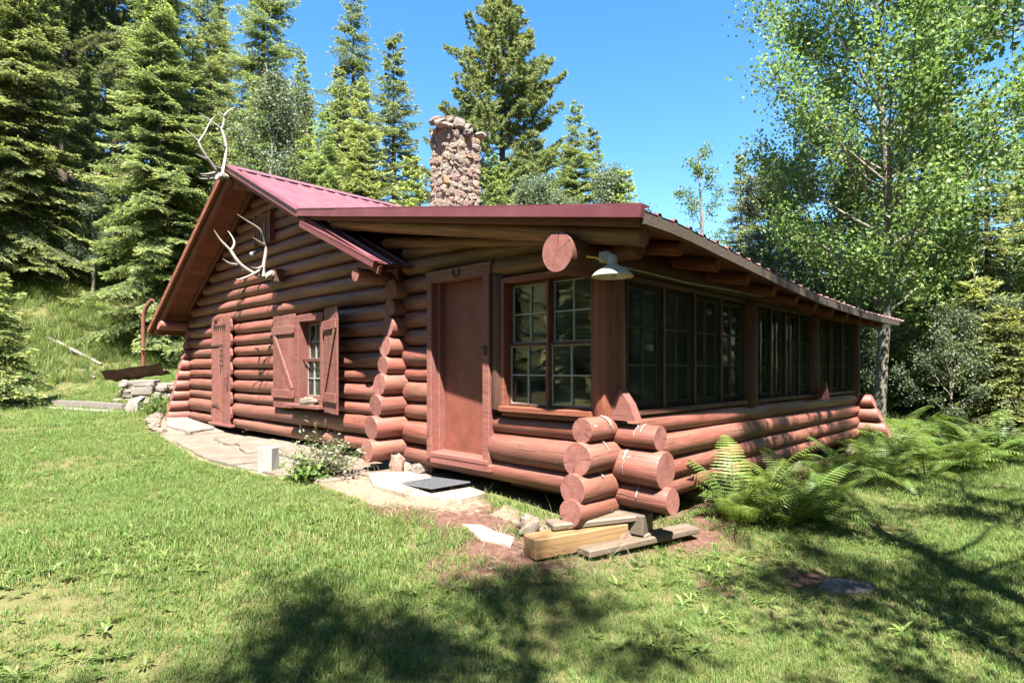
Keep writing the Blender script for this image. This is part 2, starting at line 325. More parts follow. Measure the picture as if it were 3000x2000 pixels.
# ------------------------------------------------------------------ ground
def vnoise(x, y, s=1.0, seed=0):
    x = np.asarray(x, float)*s; y = np.asarray(y, float)*s; xi = np.floor(x).astype(int); yi = np.floor(y).astype(int); fx = x-xi; fy = y-yi
    h = lambda a, b: (np.sin(a*127.1+b*311.7+seed*74.7)*43758.5453) % 1.0
    fx = fx*fx*(3-2*fx); fy = fy*fy*(3-2*fy)
    return (h(xi, yi)*(1-fx)+h(xi+1, yi)*fx)*(1-fy)+(h(xi, yi+1)*(1-fx)+h(xi+1, yi+1)*fx)*fy
def gz(x, y):
    x = np.asarray(x, float); y = np.asarray(y, float)
    z = np.interp(x, [-60, -12, -9, -2.5, -1.4, -.2, .6, 1.5, 4, 9, 60], [.45, .42, .31, .265, .2, .05, -.02, -.09, -.12, -.1, -.4])
    z = z - np.clip(-1.3-y, 0, 5)*.035*np.clip((x+12)/6, 0, 1)
    d = -x-.25*(y-2)
    q = (y+.45)-.307*(x+13.3)
    z = z + np.interp(q, [0, .25, 1.5, 3, 4.2], [0, .12, .5, .8, .95])*np.clip((d-13.7)/1.3, 0, 1)*np.clip((16-y)/8, 0, 1)
    z = z + np.interp(d, [20, 22, 24.5, 27, 34, 60, 140], [0, .7, 2.0, 3.4, 7.6, 20, 38])
    z = z + (vnoise(x, y, .5, 1)-.5)*.05*np.clip(np.hypot(x-3, y+4)/6, .3, 3) + (vnoise(x, y, 2.1, 2)-.5)*.02
    return z
def blob(x, y, cx, cy, rx, ry): return np.clip(1.25-np.sqrt(((x-cx)/rx)**2+((y-cy)/ry)**2), 0, 1)
def dirt(x, y):
    m = np.zeros_like(np.asarray(x, float))
    for b in ((-1.05, -.8, 1.15, .62), (-.35, -1.0, .9, .6), (-.2, -1.5, .45, .45), (.45, .6, .45, .7), (.3, 2.0, .4, 3), (.45, 5, .5, 3), (1.6, .4, .35, .25), (-1.6, -1.2, .5, .3), (1.15, -.35, .2, .12)):
        m = np.maximum(m, blob(x, y, *b))
    return m
PAT_X = [-11.4, -10.6, -9.6, -8.6, -7.5, -6.5, -5.5, -4.6, -3.7, -2.9]
PAT_Y = [-.42, -.75, -1.0, -1.15, -1.3, -1.42, -1.5, -1.48, -1.38, -1.2]
def sandm(x, y):
    yo = np.interp(x, PAT_X, PAT_Y); m = np.clip((y-yo+.12)/.12, 0, 1)*np.clip((x+11.6)/.2, 0, 1)*np.clip((-1.5-x)/.4, 0, 1)*(y < .5)
    return np.maximum(m, blob(x, y, -2.0, -.6, 1.05, .6))
def axis(pts):
    out = []
    for (a, b, n) in pts: out += list(np.linspace(a, b, n, endpoint=False))
    return np.array(out+[pts[-1][1]])
gx = axis([(-400, -60, 10), (-60, -26, 22), (-26, -11.5, 58), (-11.5, 6, 190), (6, 20, 18), (20, 300, 10)])
gy = axis([(-300, -20, 9), (-20, -6.5, 18), (-6.5, 4, 115), (4, 14, 55), (14, 40, 26), (40, 400, 12)])
X, Y = np.meshgrid(gx, gy, indexing='ij'); nx, ny = X.shape
ii = (np.arange(nx-1)[:, None]*ny+np.arange(ny-1)[None]).ravel(); gq = np.stack([ii, ii+ny, ii+ny+1, ii+1], -1)
b = MB(); b.add(np.stack([X, Y, gz(X, Y)], -1), gq, dirt=dirt(X, Y), sand=sandm(X, Y))
g = b.build('ground', MAT['lawn_soil'], smooth=True); tag(g, 'green lawn rising to a grassy hillside on the left', 'ground', kind='structure')
def gzs(x, y): return float(gz(np.array([x]), np.array([y]))[0])

# ------------------------------------------------------------------ the cabin
CAB = empty('log_cabin', (-5.0, 3.8, .3)); tag(CAB, 'red stained log cabin with maroon metal roof, stone chimney and windowed porch', 'cabin')
def log(name, p0, p1, r0, r1=None, parent=None, mat='log_stain', seg=16, wob=.018, cut=(0, 0), flat_=0):
    """tapered round log with uneven skin and chamfered ends; cut = slant of each end"""
    r1 = r1 or r0; M, L = frame(p0, p1); n = max(3, int(L/.28)+2); sd = random.random()*100
    xs = list(np.linspace(0, L, n)); xs = [0, min(.012, L*.1)]+xs[1:-1]+[L-min(.012, L*.1), L]
    th = np.linspace(0, 2*np.pi, seg, endpoint=False); V = []
    bow = random.uniform(-1, 1)*wob*.6; knots = [(random.uniform(.1, .95)*L, random.uniform(0, 6.28), random.uniform(.006, .016)) for _ in range(int(L*1.2)+1)]
    for i, x in enumerate(xs):
        t = x/L; r = r0+(r1-r0)*t; 
        if i in (0, len(xs)-1): r *= .965
        for a in th:
            rr = r*(1+wob*3.6*(mnoise.noise((x*1.3+sd, math.cos(a)*.9, math.sin(a)*.9)))+wob*1.2*mnoise.noise((x*4+sd, math.cos(a)*1.6, math.sin(a)*1.6+9)))
            for kx, ka, kr in knots:
                da = (a-ka+math.pi) % (2*math.pi)-math.pi; q = ((x-kx)/.1)**2+(da*r/.06)**2
                if q < 6: rr += kr*math.exp(-q)
            xx = x + (cut[0] if i < 2 else cut[1] if i > len(xs)-3 else 0)*rr*math.sin(a)
            V.append((xx, rr*math.cos(a), rr*math.sin(a)+bow*math.sin(math.pi*t)))
    m = len(xs); Q = [[i*seg+j, i*seg+(j+1) % seg, (i+1)*seg+(j+1) % seg, (i+1)*seg+j] for i in range(m-1) for j in range(seg)]
    b = MB(); b.add(V, Q)
    for e in (0, m-1):
        vv = V[e*seg:(e+1)*seg]; c = tuple(np.mean(vv, axis=0)); tt = [[j, (j+1) % seg, seg] if e else [(j+1) % seg, j, seg] for j in range(seg)]
        b.add(vv+[c], None, tt, m=1)
    me = b.mesh(name, [MAT[mat], MAT['log_end']], True)
    at = np.array([p.material_index == 1 for p in me.polygons]); me.polygons.foreach_set('use_smooth', ~at)
    o = bpy.data.objects.new(name, me); link(o); return place(o, M, parent)
ZR = lambda: random.uniform(-.006, .006)
RIDGE = (-7.2, 4.85); SL, SR = .568, .48
roofL = lambda x: RIDGE[1]-SL*(RIDGE[0]-x); roofR = lambda x: RIDGE[1]-SR*(x-RIDGE[0])
YF, YB = -.62, 8.15
# gable wall ---------------------------------------------------
core = MB(); poly = [(-10.75, .42), (-9.2, .42), (-9.2, 2.42), (-8.35, 2.42), (-8.35, .42), (-5.55, .42), (-5.55, 2.2), (-4.9, 2.2), (-4.9, .42), (-3.05, .42)]
def wallbox(x0, x1, z0, z1, y=.03, t=.06, mb=None): mb.box(((x0+x1)/2, y, (z0+z1)/2), (x1-x0, t, z1-z0))
wallbox(-10.75, -9.22, .4, 2.5, mb=core); wallbox(-8.3, -5.62, .4, 2.5, mb=core); wallbox(-4.86, -3.08, .4, 2.5, mb=core); wallbox(-5.62, -4.86, .4, 1.02, mb=core); wallbox(-5.62, -4.86, 2.26, 2.5, mb=core)
core.prism([(-10.75, 2.5), (-3.08, 2.5), (-3.08, roofR(-3.08)-.2), (-7.2, 4.62), (-10.75, roofL(-10.75)-.2)], -.06, 0, Matrix.Rotation(R(90), 4, 'X'))
gw = core.build('gable_wall', MAT['dark_core'], CAB)
seams = [.40, .608, .885, 1.075, 1.305, 1.503, 1.722, 1.922, 2.135, 2.352, 2.575, 2.785, 2.99, 3.2, 3.4, 3.6, 3.79, 3.98, 4.16, 4.33, 4.5]
for i in range(len(seams)-1):
    z0, z1 = seams[i], seams[i+1]; zc = (z0+z1)/2; r = (z1-z0)/2*1.0
    xl = -10.78 if roofL(-10.78)-.16 > z1 else RIDGE[0]-(RIDGE[1]-.2-zc)/SL
    xr = -2.98 if roofR(-3.0)-.1 > z1 else RIDGE[0]+(RIDGE[1]-.2-zc)/SR
    if xr-xl < .3: continue
    segs = [(xl, xr)]
    def cutout(segs, a, b_):
        o = []
        for s0, s1 in segs:
            if b_ <= s0 or a >= s1: o.append((s0, s1)); continue
            if a-s0 > .06: o.append((s0, a))
            if s1-b_ > .06: o.append((b_, s1))
        return o
    if zc < 2.46: segs = cutout(segs, -9.22, -8.33)
    if .95 < zc < 2.3: segs = cutout(segs, -5.76, -4.82)
    for s0, s1 in segs:
        log('log', (s0, ZR(), zc+ZR()), (s1, ZR(), zc+ZR()), r*random.uniform(.98, 1.03), r*random.uniform(.97, 1.03), gw)
# main side walls with flaring log ends
sw = MB(); sw.box((-3.02, 4.2, 1.45), (.06, 8.2, 2.2)); sidew = sw.build('side_wall', MAT['dark_core'], CAB)
zc_ = [.53, .80, 1.06, 1.31, 1.54, 1.77, 2.01, 2.24, 2.46]; fl = [.56, .50, .44, .39, .34, .31, .275, .245, .23]; rr_ = [.135, .145, .135, .135, .115, .12, .13, .105, .13]
for z, f_, r in zip(zc_, fl, rr_): log('log', (-3.06+ZR(), -f_, z), (-3.06, 8.1, z+ZR()), r, r*.95, sidew, cut=(random.uniform(-.08, .08), 0))
sw = MB(); sw.box((-10.84, 4.2, 1.4), (.06, 8.2, 2.1)); sidew2 = sw.build('side_wall', MAT['dark_core'], CAB)
for z, f_, r in zip([.50, .72, .94, 1.155, 1.37, 1.59, 1.81, 2.03, 2.24], [.5, .45, .4, .35, .3, .24, .19, .15, .12], [.115, .115, .105, .115, .105, .115, .11, .112, .105]):
    log('log', (-10.86, -f_, z), (-10.86, 8.1, z), r, r, sidew2, cut=(.25, 0))
bw = MB(); bw.box((-5.45, 8.02, 1.4), (10.8, .08, 2.2)); bw.prism([(-10.75, 2.4), (-3.08, 2.4), (-3.08, 2.7), (-7.2, 4.6)], -8.06, -7.98, Matrix.Rotation(R(90), 4, 'X')); bw.build('back_wall', MAT['beam_stain'], CAB)
# porch front wall ---------------------------------------------
pc = MB(); wallbox(-3.0, -2.42, .38, 2.5, mb=pc); wallbox(-1.44, -1.24, .4, 2.5, mb=pc); wallbox(-1.24, -.08, .3, 1.08, mb=pc); wallbox(-2.42, -1.44, 2.5, 2.95, mb=pc); wallbox(-3.0, -2.42, 2.5, 3.1, mb=pc); wallbox(-1.44, -.08, 2.42, 2.66, mb=pc)
pw = pc.build('porch_front_wall', MAT['dark_core'], CAB)
ps = [.36, .59, .885, 1.10, 1.35, 1.525, 1.78, 1.985, 2.2, 2.41, 2.62]
for a, c in zip(ps[1:-1], ps[2:]): log('log', (-2.97, ZR(), (a+c)/2), (-2.44, ZR(), (a+c)/2), (c-a)/2, (c-a)/2, pw, cut=(0, random.uniform(-.15, .15)))
log('log', (-2.97, 0, .46), (.60, 0, .42), .118, .112, pw, cut=(0, -.1))
log('log', (-1.42, 0, .685), (.54, 0, .665), .158, .158, pw)
log('log', (-1.42, 0, .925), (.49, 0, .925), .1, .105, pw)
log('log', (-1.40, -.02, 2.55), (.3, -.01, 2.535), .105, .1, pw, 'pole_brown')
log('log', (-2.97, -.02, 2.735), (-.05, -.02, 2.69), .1, .08, pw, 'pole_brown'); log('log', (-3.0, -.01, 2.93), (-.7, -.01, 2.82), .09, .06, pw, 'pole_brown')
# porch side wall
p2 = MB(); p2.box((0, 3.85, .62), (.06, 7.7, .85)); psw = p2.build('porch_side_wall', MAT['dark_core'], CAB)
for z0, z1, r0, r1, f_ in ((.335, .345, .115, .115, .61), (.515, .55, .13, .115, .58), (.755, .765, .145, .12, .52), (.985, .965, .108, .105, .45)):
    log('log', (.02, -f_, z0), (.02, 7.95, z1), r0, r1, psw, cut=(random.uniform(-.1, .1), 0))
log('plate_log', (-.1, -.63, 2.46), (-.02, 7.9, 2.45), .17, .165, CAB, 'beam_stain', seg=20)
rw = MB(); rw.box((-1.5, 7.72, 1.4), (2.9, .06, 2.2)); pbw = rw.build('porch_back_wall', MAT['dark_core'], CAB)
for z, x1, r in ((.42, .55, .13), (.68, .43, .125), (.92, .33, .12)): log('log', (-2.9, 7.72, z), (x1, 7.72, z), r, r, pbw, cut=(0, -.35))
fb = MB(); fb.box((-1.5, 3.85, .5), (2.9, 7.6, .05)); fb.build('porch_floor', MAT['board_brown'], CAB)
def post(x, y, z0, z1, r, mt='log_stain', foot=0): return log('post', (x, y, z0), (x, y, z1), r, r*.95, CAB, mt, cut=(foot, 0))
post(-.02, .0, 1.04, 2.34, .148, 'board_brown'); post(.03, 2.86, 1.04, 2.32, .135, 'beam_stain'); post(.03, 5.28, 1.04, 2.32, .125, 'beam_stain'); post(.0, 7.55, 1.0, 2.32, .15, 'beam_stain'); post(-1.345, -.04, 1.08, 2.46, .095, 'beam_stain')
fw = MB(); fw.prism([(-.16, 0), (.16, 0), (.1, .14), (.0, .27), (-.07, .12)], -.05, .05, Matrix.Translation((.16, -.06, 1.06)) @ Matrix.Rotation(R(90), 4, 'X')); fw.build('post_foot', MAT['board_red'], CAB)
fw = MB(); fw.prism([(-.13, 0), (.13, 0), (.1, .26), (-.02, .1)], -.04, .04, Matrix.Translation((.17, 5.2, 1.05)) @ Matrix.Rotation(R(90), 4, 'X')); fw.build('post_foot', MAT['board_red'], CAB)

# windows ---------------------------------------------------------
def window(o, ux, n, W, H, cols, rows, name='window', fr=.045, mun=.016, depth=.05, matf='board_brown', slope=None, mmat='putty'):
    """o lower-left corner, ux along the sill, n outward; frame part with muntins and panes under it"""
    o = Vector(o); ux = Vector(ux); n = Vector(n); uz = Vector((0, 0, 1))
    M = Matrix(((ux.x, n.x, 0, o.x), (ux.y, n.y, 0, o.y), (ux.z, n.z, 1, o.z), (0, 0, 0, 1)))
    b = MB(); b.cbox((W/2, 0, fr/2), (W, depth, fr), .004); b.cbox((W/2, 0, H-fr/2), (W, depth, fr), .004)
    for x in (fr/2, W-fr/2): b.cbox((x, 0, H/2), (fr, depth-.003, H-2*fr), .004)
    f = b.build(name, MAT[matf], CAB, M=M)
    iw, ih = W-2*fr, H-2*fr; pw_, ph = iw/cols, ih/rows
    b = MB()
    for i in range(1, cols): b.cbox((fr+i*pw_, .004, H/2), (mun, .024, ih), .003)
    for j in range(1, rows): b.cbox((W/2, .0045, fr+j*ph), (iw, .02, mun), .003)
    for x in (fr+.004, W-fr-.004): b.box((x, .006, H/2), (.008, .012, ih))
    for z in (fr+.004, H-fr-.004): b.box((W/2, .0065, z), (iw-.016, .011, .008))
    b.build('muntins', MAT[mmat], f, M=M)
    pm = MB(); pm.box((0, 0, 0), (pw_-.002, .004, ph-.002)); me = pm.mesh('pane', MAT['glass'])
    for i in range(cols):
        for j in range(rows):
            inst('pane', me, M @ Matrix.Translation((fr+(i+.5)*pw_, -.006, fr+(j+.5)*ph)) @ Euler((random.gauss(0, .006), 0, random.gauss(0, .006))).to_matrix().to_4x4(), f)
    return f
for k in (0, 1):
    x0 = -1.215+k*.545
    window((x0-.012, -.02, 1.125), (1, 0, 0), (0, -1, 0), .525, .625, 2, 2, fr=.026, matf='beam_stain', mun=.013); window((x0-.012, .015, 1.735), (1, 0, 0), (0, -1, 0), .525, .63, 2, 2, fr=.026, matf='beam_stain', mun=.013)
b = MB(); b.cbox((-.69, -.03, 1.745), (.03, .07, 1.27)); b.cbox((-1.255, -.04, 1.76), (.045, .14, 1.32)); b.cbox((-.135, -.04, 1.76), (.03, .13, 1.32)); b.cbox((-.69, -.04, 2.40), (1.12, .13, .06)); b.cbox((-.69, -.07, 1.095), (1.16, .17, .055)); b.cbox((-.69, -.115, 1.05), (1.12, .02, .05))
b.build('window_casing', MAT['board_brown'], CAB)
def bay(y0, y1, n, z0=1.13, z1=2.29):
    w_ = (y1-y0)/n
    for i in range(n):
        window((.03+random.uniform(-.006, .006), y0+i*w_+.012, z0), (0, 1, 0), (1, 0, 0), w_-.024, z1-z0, 2, 3, fr=.05, mun=.014, matf='beam_stain')
    for i in range(n):
        b = MB(); b.box((.075, y0+(i+.5)*w_, (z0+z1)/2), (.002, w_-.05, z1-z0-.01)); b.build('insect_screen', MAT['insect_screen'], CAB)
    b = MB()
    for i in range(1, n): b.cbox((.045, y0+i*w_, (z0+z1)/2), (.08, .045, z1-z0))
    b.cbox((.05, (y0+y1)/2, z0-.03), (.14, y1-y0+.02, .05)); b.cbox((.04, (y0+y1)/2, z1+.025), (.1, y1-y0, .05)); b.build('window_casing', MAT['beam_stain'], CAB)
bay(.15, 2.70, 4); bay(3.01, 5.14, 4); bay(5.42, 7.39, 3)
# porch door --------------------------------------------------------
b = MB(); b.cbox((-1.93, .05, 1.505), (.92, .045, 1.96), .004); dr = b.build('door', MAT['door_panel'], CAB)
b = MB()
for (x, y, d) in ((-2.415, -.045, (.085, .2, 2.08)), (-1.465, -.045, (.10, .2, 2.04))): b.cbox((x, y, 1.505 if x < -2 else 1.49), d)
b.cbox((-2.355, .0, 1.5), (.035, .11, 1.98)); b.cbox((-1.935, -.06, 2.535), (1.06, .16, .10)); b.cbox((-1.93, -.10, 2.595), (1.1, .1, .035)); b.build('door_frame', MAT['board_red'], CAB)
b = MB(); b.cbox((-1.9, -.07, .525), (.96, .19, .05)); b.cbox((-1.88, -.125, .465), (1.0, .07, .08), .012); b.build('threshold', MAT['board_red'], CAB)
b = MB(); b.cbox((-1.5, -.152, 1.72), (.1, .014, .03)); b.cbox((-1.47, -.156, 1.69), (.03, .02, .09)); b.tube([(-1.53, -.15, 1.66), (-1.54, -.17, 1.63), (-1.53, -.15, 1.6)], .006, 6); b.cbox((-1.6, .022, 1.45), (.05, .012, .16), .004); b.tube([(-1.6, .02, 1.46), (-1.6, -.03, 1.46)], [.012, .022], 10); b.build('latch', MAT['rusty_metal'], dr)
for z in (.72,): 
    b = MB(); b.cbox((-1.555, .02, z), (.07, .012, .022)); b.cbox((-1.53, .0, z-.03), (.018, .02, .08)); b.build('bolt', MAT['rusty_metal'], dr)
b = MB(); b.cbox((-2.43, -.15, .76), (.018, .008, .08), .003); b.build('strike_plate', MAT['rusty_metal'], dr)
# gable door: planks with a scalloped outline, straps ---------------
gd = empty('plank_door', (-8.78, -.13, .43), 0, CAB)
xs = np.linspace(-9.22, -8.34, 8)
for i in range(7):
    x0, x1 = xs[i]+.003, xs[i+1]-.003; top = [2.30, 2.36, 2.42, 2.46, 2.48, 2.49, 2.49][i]; b = MB()
    b.cbox(((x0+x1)/2, -.14+random.uniform(-.003, .003), (top+.45)/2), (x1-x0, .035, top-.45), .005); b.build('plank', MAT['board_red'], gd)
for side, x0 in ((-1, -9.225), (1, -8.335)):
    for k in range(7):
        z0 = .55+k*.27; b = MB(); pts = [(0, 0), (side*(.02+.03*random.random()), .05), (side*.055, .12), (side*.03, .2), (0, .26)]
        if side < 0: pts = pts[::-1]
        b.prism([(x0+p[0], -z0-p[1]) if 0 else (x0+p[0], z0+p[1]) for p in pts], .118, .16, Matrix.Rotation(R(90), 4, 'X')); b.build('scallop', MAT['board_red'], gd)
b = MB(); b.cbox((-8.78, -.15, .44), (1.1, .1, .045)); b.build('door_sill', MAT['board_red'], gd)
b = MB()
for k in range(6): b.prism([(-9.13+k*.1, 2.29), (-9.05+k*.1, 2.29), (-9.09+k*.1, 2.19)], .1592, .1602, Matrix.Rotation(R(90), 4, 'X'))
b.box((-8.85, -.1597, 2.31), (.62, .001, .045))
for k in range(5):
    for j in range(2): b.prism([(-8.85+j*.09, 1.96-k*.095), (-8.77+j*.09, 1.96-k*.095), (-8.81+j*.09, 1.88-k*.095)], .1592, .1602, Matrix.Rotation(R(90), 4, 'X'))
b.prism([(-8.83, 1.5), (-8.75, 1.5), (-8.79, 1.38)], .1592, .1602, Matrix.Rotation(R(90), 4, 'X')); b.build('cutout', MAT['dark_core'], gd)
b = MB(); b.cbox((-9.05, -.168, 1.95), (.42, .012, .035)); b.build('hinge_strap', MAT['rusty_metal'], gd)
b = MB(); b.cbox((-9.1, -.168, .8), (.26, .012, .04)); b.prism([(-8.98, .75), (-8.87, .77), (-8.83, .74), (-8.87, .83), (-8.98, .85)], .163, .172, Matrix.Rotation(R(90), 4, 'X')); b.build('hinge_strap', MAT['rusty_metal'], gd)
b = MB(); b.tube([(-8.43, -.16, 1.38), (-8.43, -.21, 1.34), (-8.43, -.21, 1.2), (-8.43, -.16, 1.16)], .011, 8); b.cbox((-8.43, -.166, 1.27), (.035, .008, .3), .003); b.build('handle', MAT['rusty_metal'], gd)
# gable window with shutters ------------------------------------------
for zz, yy in ((1.06, -.035), (1.62, -.005)): window((-5.56, yy, zz), (1, 0, 0), (0, -1, 0), .66, .59, 3, 2, fr=.035, mun=.014, matf='board_red', mmat='white_paint')
b = MB(); b.cbox((-5.66, -.07, 1.63), (.17, .22, 1.36)); b.cbox((-4.86, -.07, 1.63), (.08, .22, 1.36)); b.cbox((-5.24, -.07, 2.265), (.7, .2, .11)); b.cbox((-5.26, -.02, 1.625), (.68, .02, .02)); b.build('window_casing', MAT['board_red'], CAB)
b = MB(); b.cbox((-5.27, -.16, .945), (1.0, .26, .05)); b.cbox((-5.2, -.07, 1.015), (.7, .08, .09)); b.build('window_sill', MAT['board_red'], CAB)
b = MB(); b.tube([(-5.6, -.1, 1.645), (-4.86, -.1, 1.645)], .011, 8); b.build('window_bar', MAT['rusty_metal'], CAB)
def shutter(hinge, ang, left, Wd=.76, Hh=1.46, zb=.885):
    """hinge point (x,y); local +X from the hinge to the free edge"""
    M = Matrix.Translation((*hinge, zb)) @ Matrix.Rotation(ang, 4, 'Z'); s_ = -1 if left else 1
    t = empty('shutter', (0, 0, 0), 0, CAB); place(t, M, CAB); n = 4; bw_ = Wd/n
    for i in range(n):
        b = MB(); b.cbox((bw_*(i+.5), 0, Hh/2+random.uniform(-.006, .006)), (bw_-.005, .026, Hh), .004); b.build('plank', MAT['board_red'], t, M=M)
    for z in (.22, Hh-.24): b = MB(); b.cbox((Wd/2, s_*-.026, z), (Wd*1.02, .024, .13), .005); b.build('batten', MAT['board_red'], t, M=M)
    a = np.array((.06, s_*-.0255, .29)); c = np.array((Wd-.06, s_*-.0255, Hh-.31)); b = MB(); Mz, L = frame(a, c); b.cbox((a+c)/2, (L, .022, .085), .005, Mz); b.build('brace', MAT['board_red'], t, M=M)
    for z in (.22, Hh-.24): b = MB(); b.cbox((.0, s_*-.04, z), (.05, .012, .1), .003); b.build('hinge', MAT['board_red'], t, M=M)
    return t
shutter((-5.70, -.165), R(180), True)
shutter((-4.74, -.19), R(-13), False, .62)
# gable vent
vt = MB(); vt.box((-6.94, -.11, 3.86), (.66, .05, .5)); v_ = vt.build('vent', MAT['board_brown'], CAB)
for k in range(6): b = MB(); b.cbox((-7.16+k*.085, -.15, 3.86), (.045, .02, .42), .004); b.build('slat', MAT['board_brown'], v_)
for x in (-7.24, -6.64): b = MB(); b.cbox((x, -.15, 3.86), (.07, .04, .54)); b.build('trim', MAT['board_brown'], v_)

# roof --------------------------------------------------------------
RF = empty('roof', (-7.2, 3.8, 4.8), 0, CAB)
eY = [-.7, -.1, .4, 1.35, 2.3, 3.4, 5.5, 7.6, 8.3]; eZ = [2.645, 2.64, 2.60, 2.53, 2.455, 2.39, 2.335, 2.345, 2.35]
leanZ = lambda x, y: 3.605+(np.interp(y, eY, eZ)-3.605)*((x+4.57)/5.27)
def panel(name, y0, y1, xa, xb, zf, off=.0, nx_=7, mat='roof_metal', ribs=4):
    prof = []; wv = (y1-y0)/ribs
    for k in range(ribs):
        a = y0+k*wv; prof += [(a, 0), (a+wv*.74, 0), (a+wv*.80, .022), (a+wv*.93, .022)]
    prof.append((y1, 0)); xs_ = np.linspace(xa, xb, nx_)
    V = np.array([[x, y, zf(x, y)+h+off] for x in xs_ for (y, h) in prof]); m = len(prof)
    Q = [[i*m+j, i*m+j+1, (i+1)*m+j+1, (i+1)*m+j] for i in range(nx_-1) for j in range(m-1)]
    b = MB(); b.add(V, Q); return b.build(name, MAT[mat], RF)
ys = np.linspace(YF, YB, 10)
for a, c in zip(ys[:-1], ys[1:]):
    panel('roof_panel', a, c, -7.2, -11.62, lambda x, y: roofL(x)); panel('roof_panel', a, c, -7.2, -2.72, lambda x, y: roofR(x)+.0)
    panel('roof_panel', a, c, -4.55, .72, lambda x, y: leanZ(x, y)+.004)
def deck(name, xa, xb, zf, n, y0, y1, off=.028, mat='board_brown'):
    xs_ = np.linspace(xa, xb, n+1)
    for i in range(n):
        a, c = xs_[i], xs_[i+1]; g_ = .004*np.sign(c-a); yy = np.linspace(y0, y1, 8); P0 = [(a+g_, y, zf(a+g_, y)-off-.012) for y in yy]; P1 = [(c-g_, y, zf(c-g_, y)-off-.012) for y in yy]
        V = []
        for p, q in zip(P0, P1): V += [p, q, (q[0], q[1], q[2]+.02), (p[0], p[1], p[2]+.02)]
        Q = [[0, 1, 2, 3], [28, 31, 30, 29]]
        for k in range(7):
            for e in range(4): Q.append([4*k+e, 4*k+4+e, 4*k+4+(e+1) % 4, 4*k+(e+1) % 4])
        b = MB(); b.add(V, Q); b.build(name, MAT[mat], RF)
deck('roof_board', -7.22, -11.55, lambda x, y: roofL(x), 24, YF+.03, YB); deck('roof_board', -7.18, -2.78, lambda x, y: roofR(x), 22, YF+.03, YB); deck('roof_board', -4.4, .66, lambda x, y: float(leanZ(x, y)), 26, YF+.03, YB)
for k, (a, c) in enumerate(zip(ys[:-1], ys[1:])):     # ridge cap
    b = MB(); V = []
    for y in (a, c-.004):
        V += [(-7.34, y, roofL(-7.34)+.03), (-7.2, y, 4.9), (-7.06, y, roofR(-7.06)+.03)]
    b.add(V, [[0, 1, 4, 3], [1, 2, 5, 4]]); b.build('ridge_cap', MAT['roof_metal'], RF)
def bar(name, p0, p1, w_, h, mat, dz=0, parent=RF):
    b = MB(); p0 = np.array(p0)+[0, 0, dz]; p1 = np.array(p1)+[0, 0, dz]; b.sweep([p0, (p0+p1)/2, p1], w_, h); return b.build(name, MAT[mat], parent)
# rake trims
bar('rake_trim', (-7.2, YF-.02, 4.83), (-4.58, YF-.02, roofR(-4.58)-.02), .05, .085, 'trim_metal'); bar('rake_lip', (-7.2, YF-.0, 4.885), (-4.58, YF-.0, roofR(-4.58)+.035), .13, .012, 'trim_metal')
bar('rake_board', (-7.2, YF+.04, 4.76), (-2.75, YF+.04, roofR(-2.75)-.09), .045, .10, 'board_brown')
bar('rake_trim', (-4.55, YF-.02, roofR(-4.55)-.13), (-2.76, YF-.02, roofR(-2.76)-.04), .05, .075, 'trim_metal'); bar('rake_lip', (-4.5, YF+.02, roofR(-4.5)-.085), (-2.74, YF+.02, roofR(-2.74)+.005), .14, .012, 'trim_metal')
bar('rake_trim', (-4.62, YF-.03, 3.605), (-3.6, YF-.03, float(leanZ(-3.6, -.62))-.012), .05, .085, 'trim_metal'); bar('rake_trim', (-3.6, YF-.035, float(leanZ(-3.6, -.62))-.012), (.72, YF-.035, 2.632), .05, .088, 'trim_metal')
bar('rake_lip', (-4.6, YF, 3.655), (.72, YF, 2.682), .12, .012, 'trim_metal')
bar('rake_board', (-4.4, YF+.04, float(leanZ(-4.4, -.6))-.06), (.66, YF+.04, 2.575), .04, .06, 'board_brown')
bar('rake_trim', (-7.2, YF-.02, 4.83), (-11.63, YF-.02, roofL(-11.63)-.02), .05, .10, 'board_brown'); bar('rake_board', (-7.22, YF+.06, 4.70), (-11.5, YF+.06, roofL(-11.5)-.13), .05, .13, 'board_brown')
bar('rake_board', (-7.3, -.12, roofL(-7.3)-.115), (-10.8, -.12, roofL(-10.8)-.115), .03, .05, 'board_red'); bar('eave_board', (-11.6, YF, roofL(-11.6)-.05), (-11.6, YB, roofL(-11.6)-.05), .035, .1, 'board_brown')
bar('eave_board', (-11.3, YF+.1, roofL(-11.3)-.16), (-11.3, YB, roofL(-11.3)-.16), .06, .12, 'board_brown')
b = MB(); yy = np.linspace(YF, 7.75, 24); b.sweep([(.70, y, float(np.interp(y, eY, eZ))-.045) for y in yy], .03, .095); b.build('eave_fascia', MAT['weathered'], RF)  # dark wood colour paints the trees' shade onto this board
# purlin and rafter poles
log('purlin', (-3.25, -.6, 2.63), (-3.1, 8.0, 2.63), .085, .1, RF); log('purlin', (-10.95, -.62, 2.43), (-10.86, 8, 2.43), .105, .1, RF, cut=(.3, 0)); log('ridge_pole', (-7.2, -.5, 4.62), (-7.2, 8, 4.62), .1, .1, RF, 'pole_brown')
log('purlin', (-9.1, -.02, roofL(-9.1)-.16), (-9.1, 8, roofL(-9.1)-.16), .09, .09, RF)
def rafter(y, r, x1=.52, x0=-4.2, mat='board_brown', sq=True):
    z0 = float(leanZ(x0, y)); z1 = float(leanZ(x1, y)); log('rafter', (x0, y, z0-.055-r), (x1, y, z1-.055-r), r, r*1.02, RF, mat, seg=12)
log('rafter', (-4.0, -.43, 3.4), (.60, -.43, 2.505), .085, .075, RF, 'pole_brown')
for y in np.arange(.28, 7.6, .72): rafter(float(y), .062)
log('rafter', (-3.3, -.12, 3.08), (.1, -.14, 2.61), .07, .05, RF, 'pole_brown')

